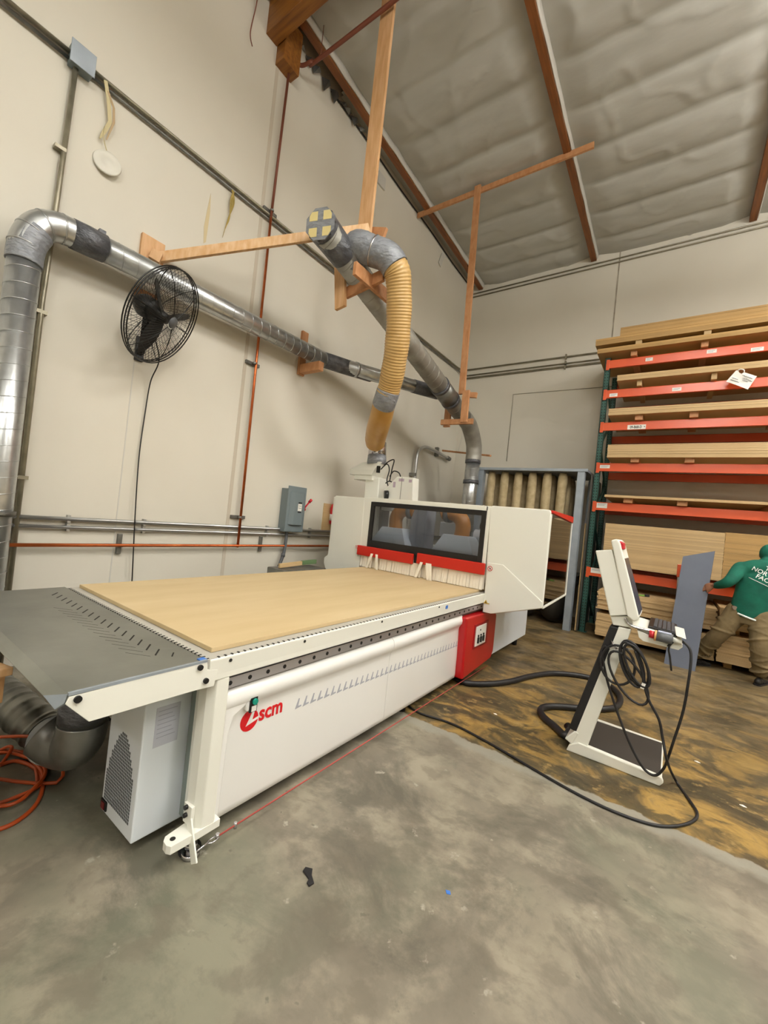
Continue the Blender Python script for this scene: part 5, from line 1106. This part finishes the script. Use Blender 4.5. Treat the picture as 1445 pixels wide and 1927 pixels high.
# trousers
q = MB()
loft(q, [((.87, 7.12, .72), .165, .13, 0), ((.87, 7.12, .80), .175, .135, 0), ((.87, 7.12, .90), .17, .13, 0)])
limb(q, [HipL, KnL, AnL+V((.0, 0, .045))], [.135, .10, .078]); limb(q, [HipR, KnR, AnR+V((0, 0, .045))], [.135, .10, .08])
for a_, b_, r_ in ((HipL, KnL, .122), (KnL, AnL, .098), (HipR, KnR, .124), (KnR, AnR, .10)):      # soft folds in the cloth
    for k in range(4):
        c_ = a_.lerp(b_, .2+.2*k); d_ = (b_-a_).normalized(); s_ = d_.cross(V((0, 1, 0))).normalized(); tl_ = .3*(-1)**k
        q.tube([c_+(s_*math.cos(a)+d_.cross(s_)*math.sin(a))*r_+d_*(tl_*r_*math.cos(a)) for a in [2*PI*j/16 for j in range(16)]], .012, 6, closed=True)
fused(q, 'trousers', M['khaki'], .011, 3)
q = MB(); q.tube([(.70, 7.06, .915), (.71, 7.01, .905)], .025, 10); q.build('belt_clip', M['bright'], pr)
def shoe(a, d):
    d = V(d).normalized(); s = V((-d.y, d.x, 0)); q = MB()
    for k, (t_, w_, h_) in enumerate(((-.07, .036, .045), (-.03, .042, .05), (.03, .044, .045), (.09, .048, .034), (.15, .045, .028), (.19, .03, .022))):
        c_ = V((a.x, a.y, h_))+d*t_; q.sphere(c_, (w_, w_, h_-.004), 12, 8)
    fused(q, 'shoe', M['shoe'], .01, 3)
    q = MB(); out = []
    for t_, w_ in ((-.105, .02), (-.08, .04), (0, .045), (.09, .052), (.16, .048), (.205, .022)): out.append((t_, w_))
    pl = [V((a.x, a.y, 0))+d*t_+s*w_ for t_, w_ in out]+[V((a.x, a.y, 0))+d*t_-s*w_ for t_, w_ in reversed(out)]
    q.prism([(p.x, p.y) for p in pl], 'z', .001, .022); q.build('shoe_sole', M['rubber'], pr)
shoe(AnL, (.55, .5, 0)); shoe(AnR, (.35, .8, 0))
# print on the back of the hoodie
rt = math.radians(-24); xd = V((math.cos(rt), 0, math.sin(rt))); yd = V((-math.sin(rt), .10, math.cos(rt)))
tl = V((.90, 6.90, 1.47))
prn = []
for i, wd in enumerate(('THE', 'NORTH', 'FACE')):
    wdt = {0: .105, 1: .0, 2: .075}[i]
    prn.append(text_mesh(wd, .074, M['white_text'], 'back_print', tuple(V((0.826, 6.9, 1.427))+xd*wdt-yd*(.066*i)+yd*.066), xd, yd, pr, .001, .0012, 'LEFT', 1.02, .95))
q = MB(); p0 = V((0.797, 6.9, 1.329)); [q.bar(p0+xd*(.34*i/24), p0+xd*(.34*(i+1)/24), .006, .012, (0, 1, 0)) for i in range(1, 24)]; prn.append(q.build('back_print', M['white_text'], pr))
hoo = next(o for o in pr.children if o.name.startswith('hoodie'))
bpy.context.view_layer.update()
he = hoo.evaluated_get(bpy.context.evaluated_depsgraph_get())
for o in prn:               # lay the print on the cloth
    ymid = sum(v.co.y for v in o.data.vertices)/len(o.data.vertices)
    for v in o.data.vertices:
        hit, loc, nr, _i = he.ray_cast(V((v.co.x, 6.0, v.co.z)), V((0, 1, 0)))
        if hit: v.co.y = loc.y-.004-(.003 if v.co.y < ymid else 0)
    o.data.update()
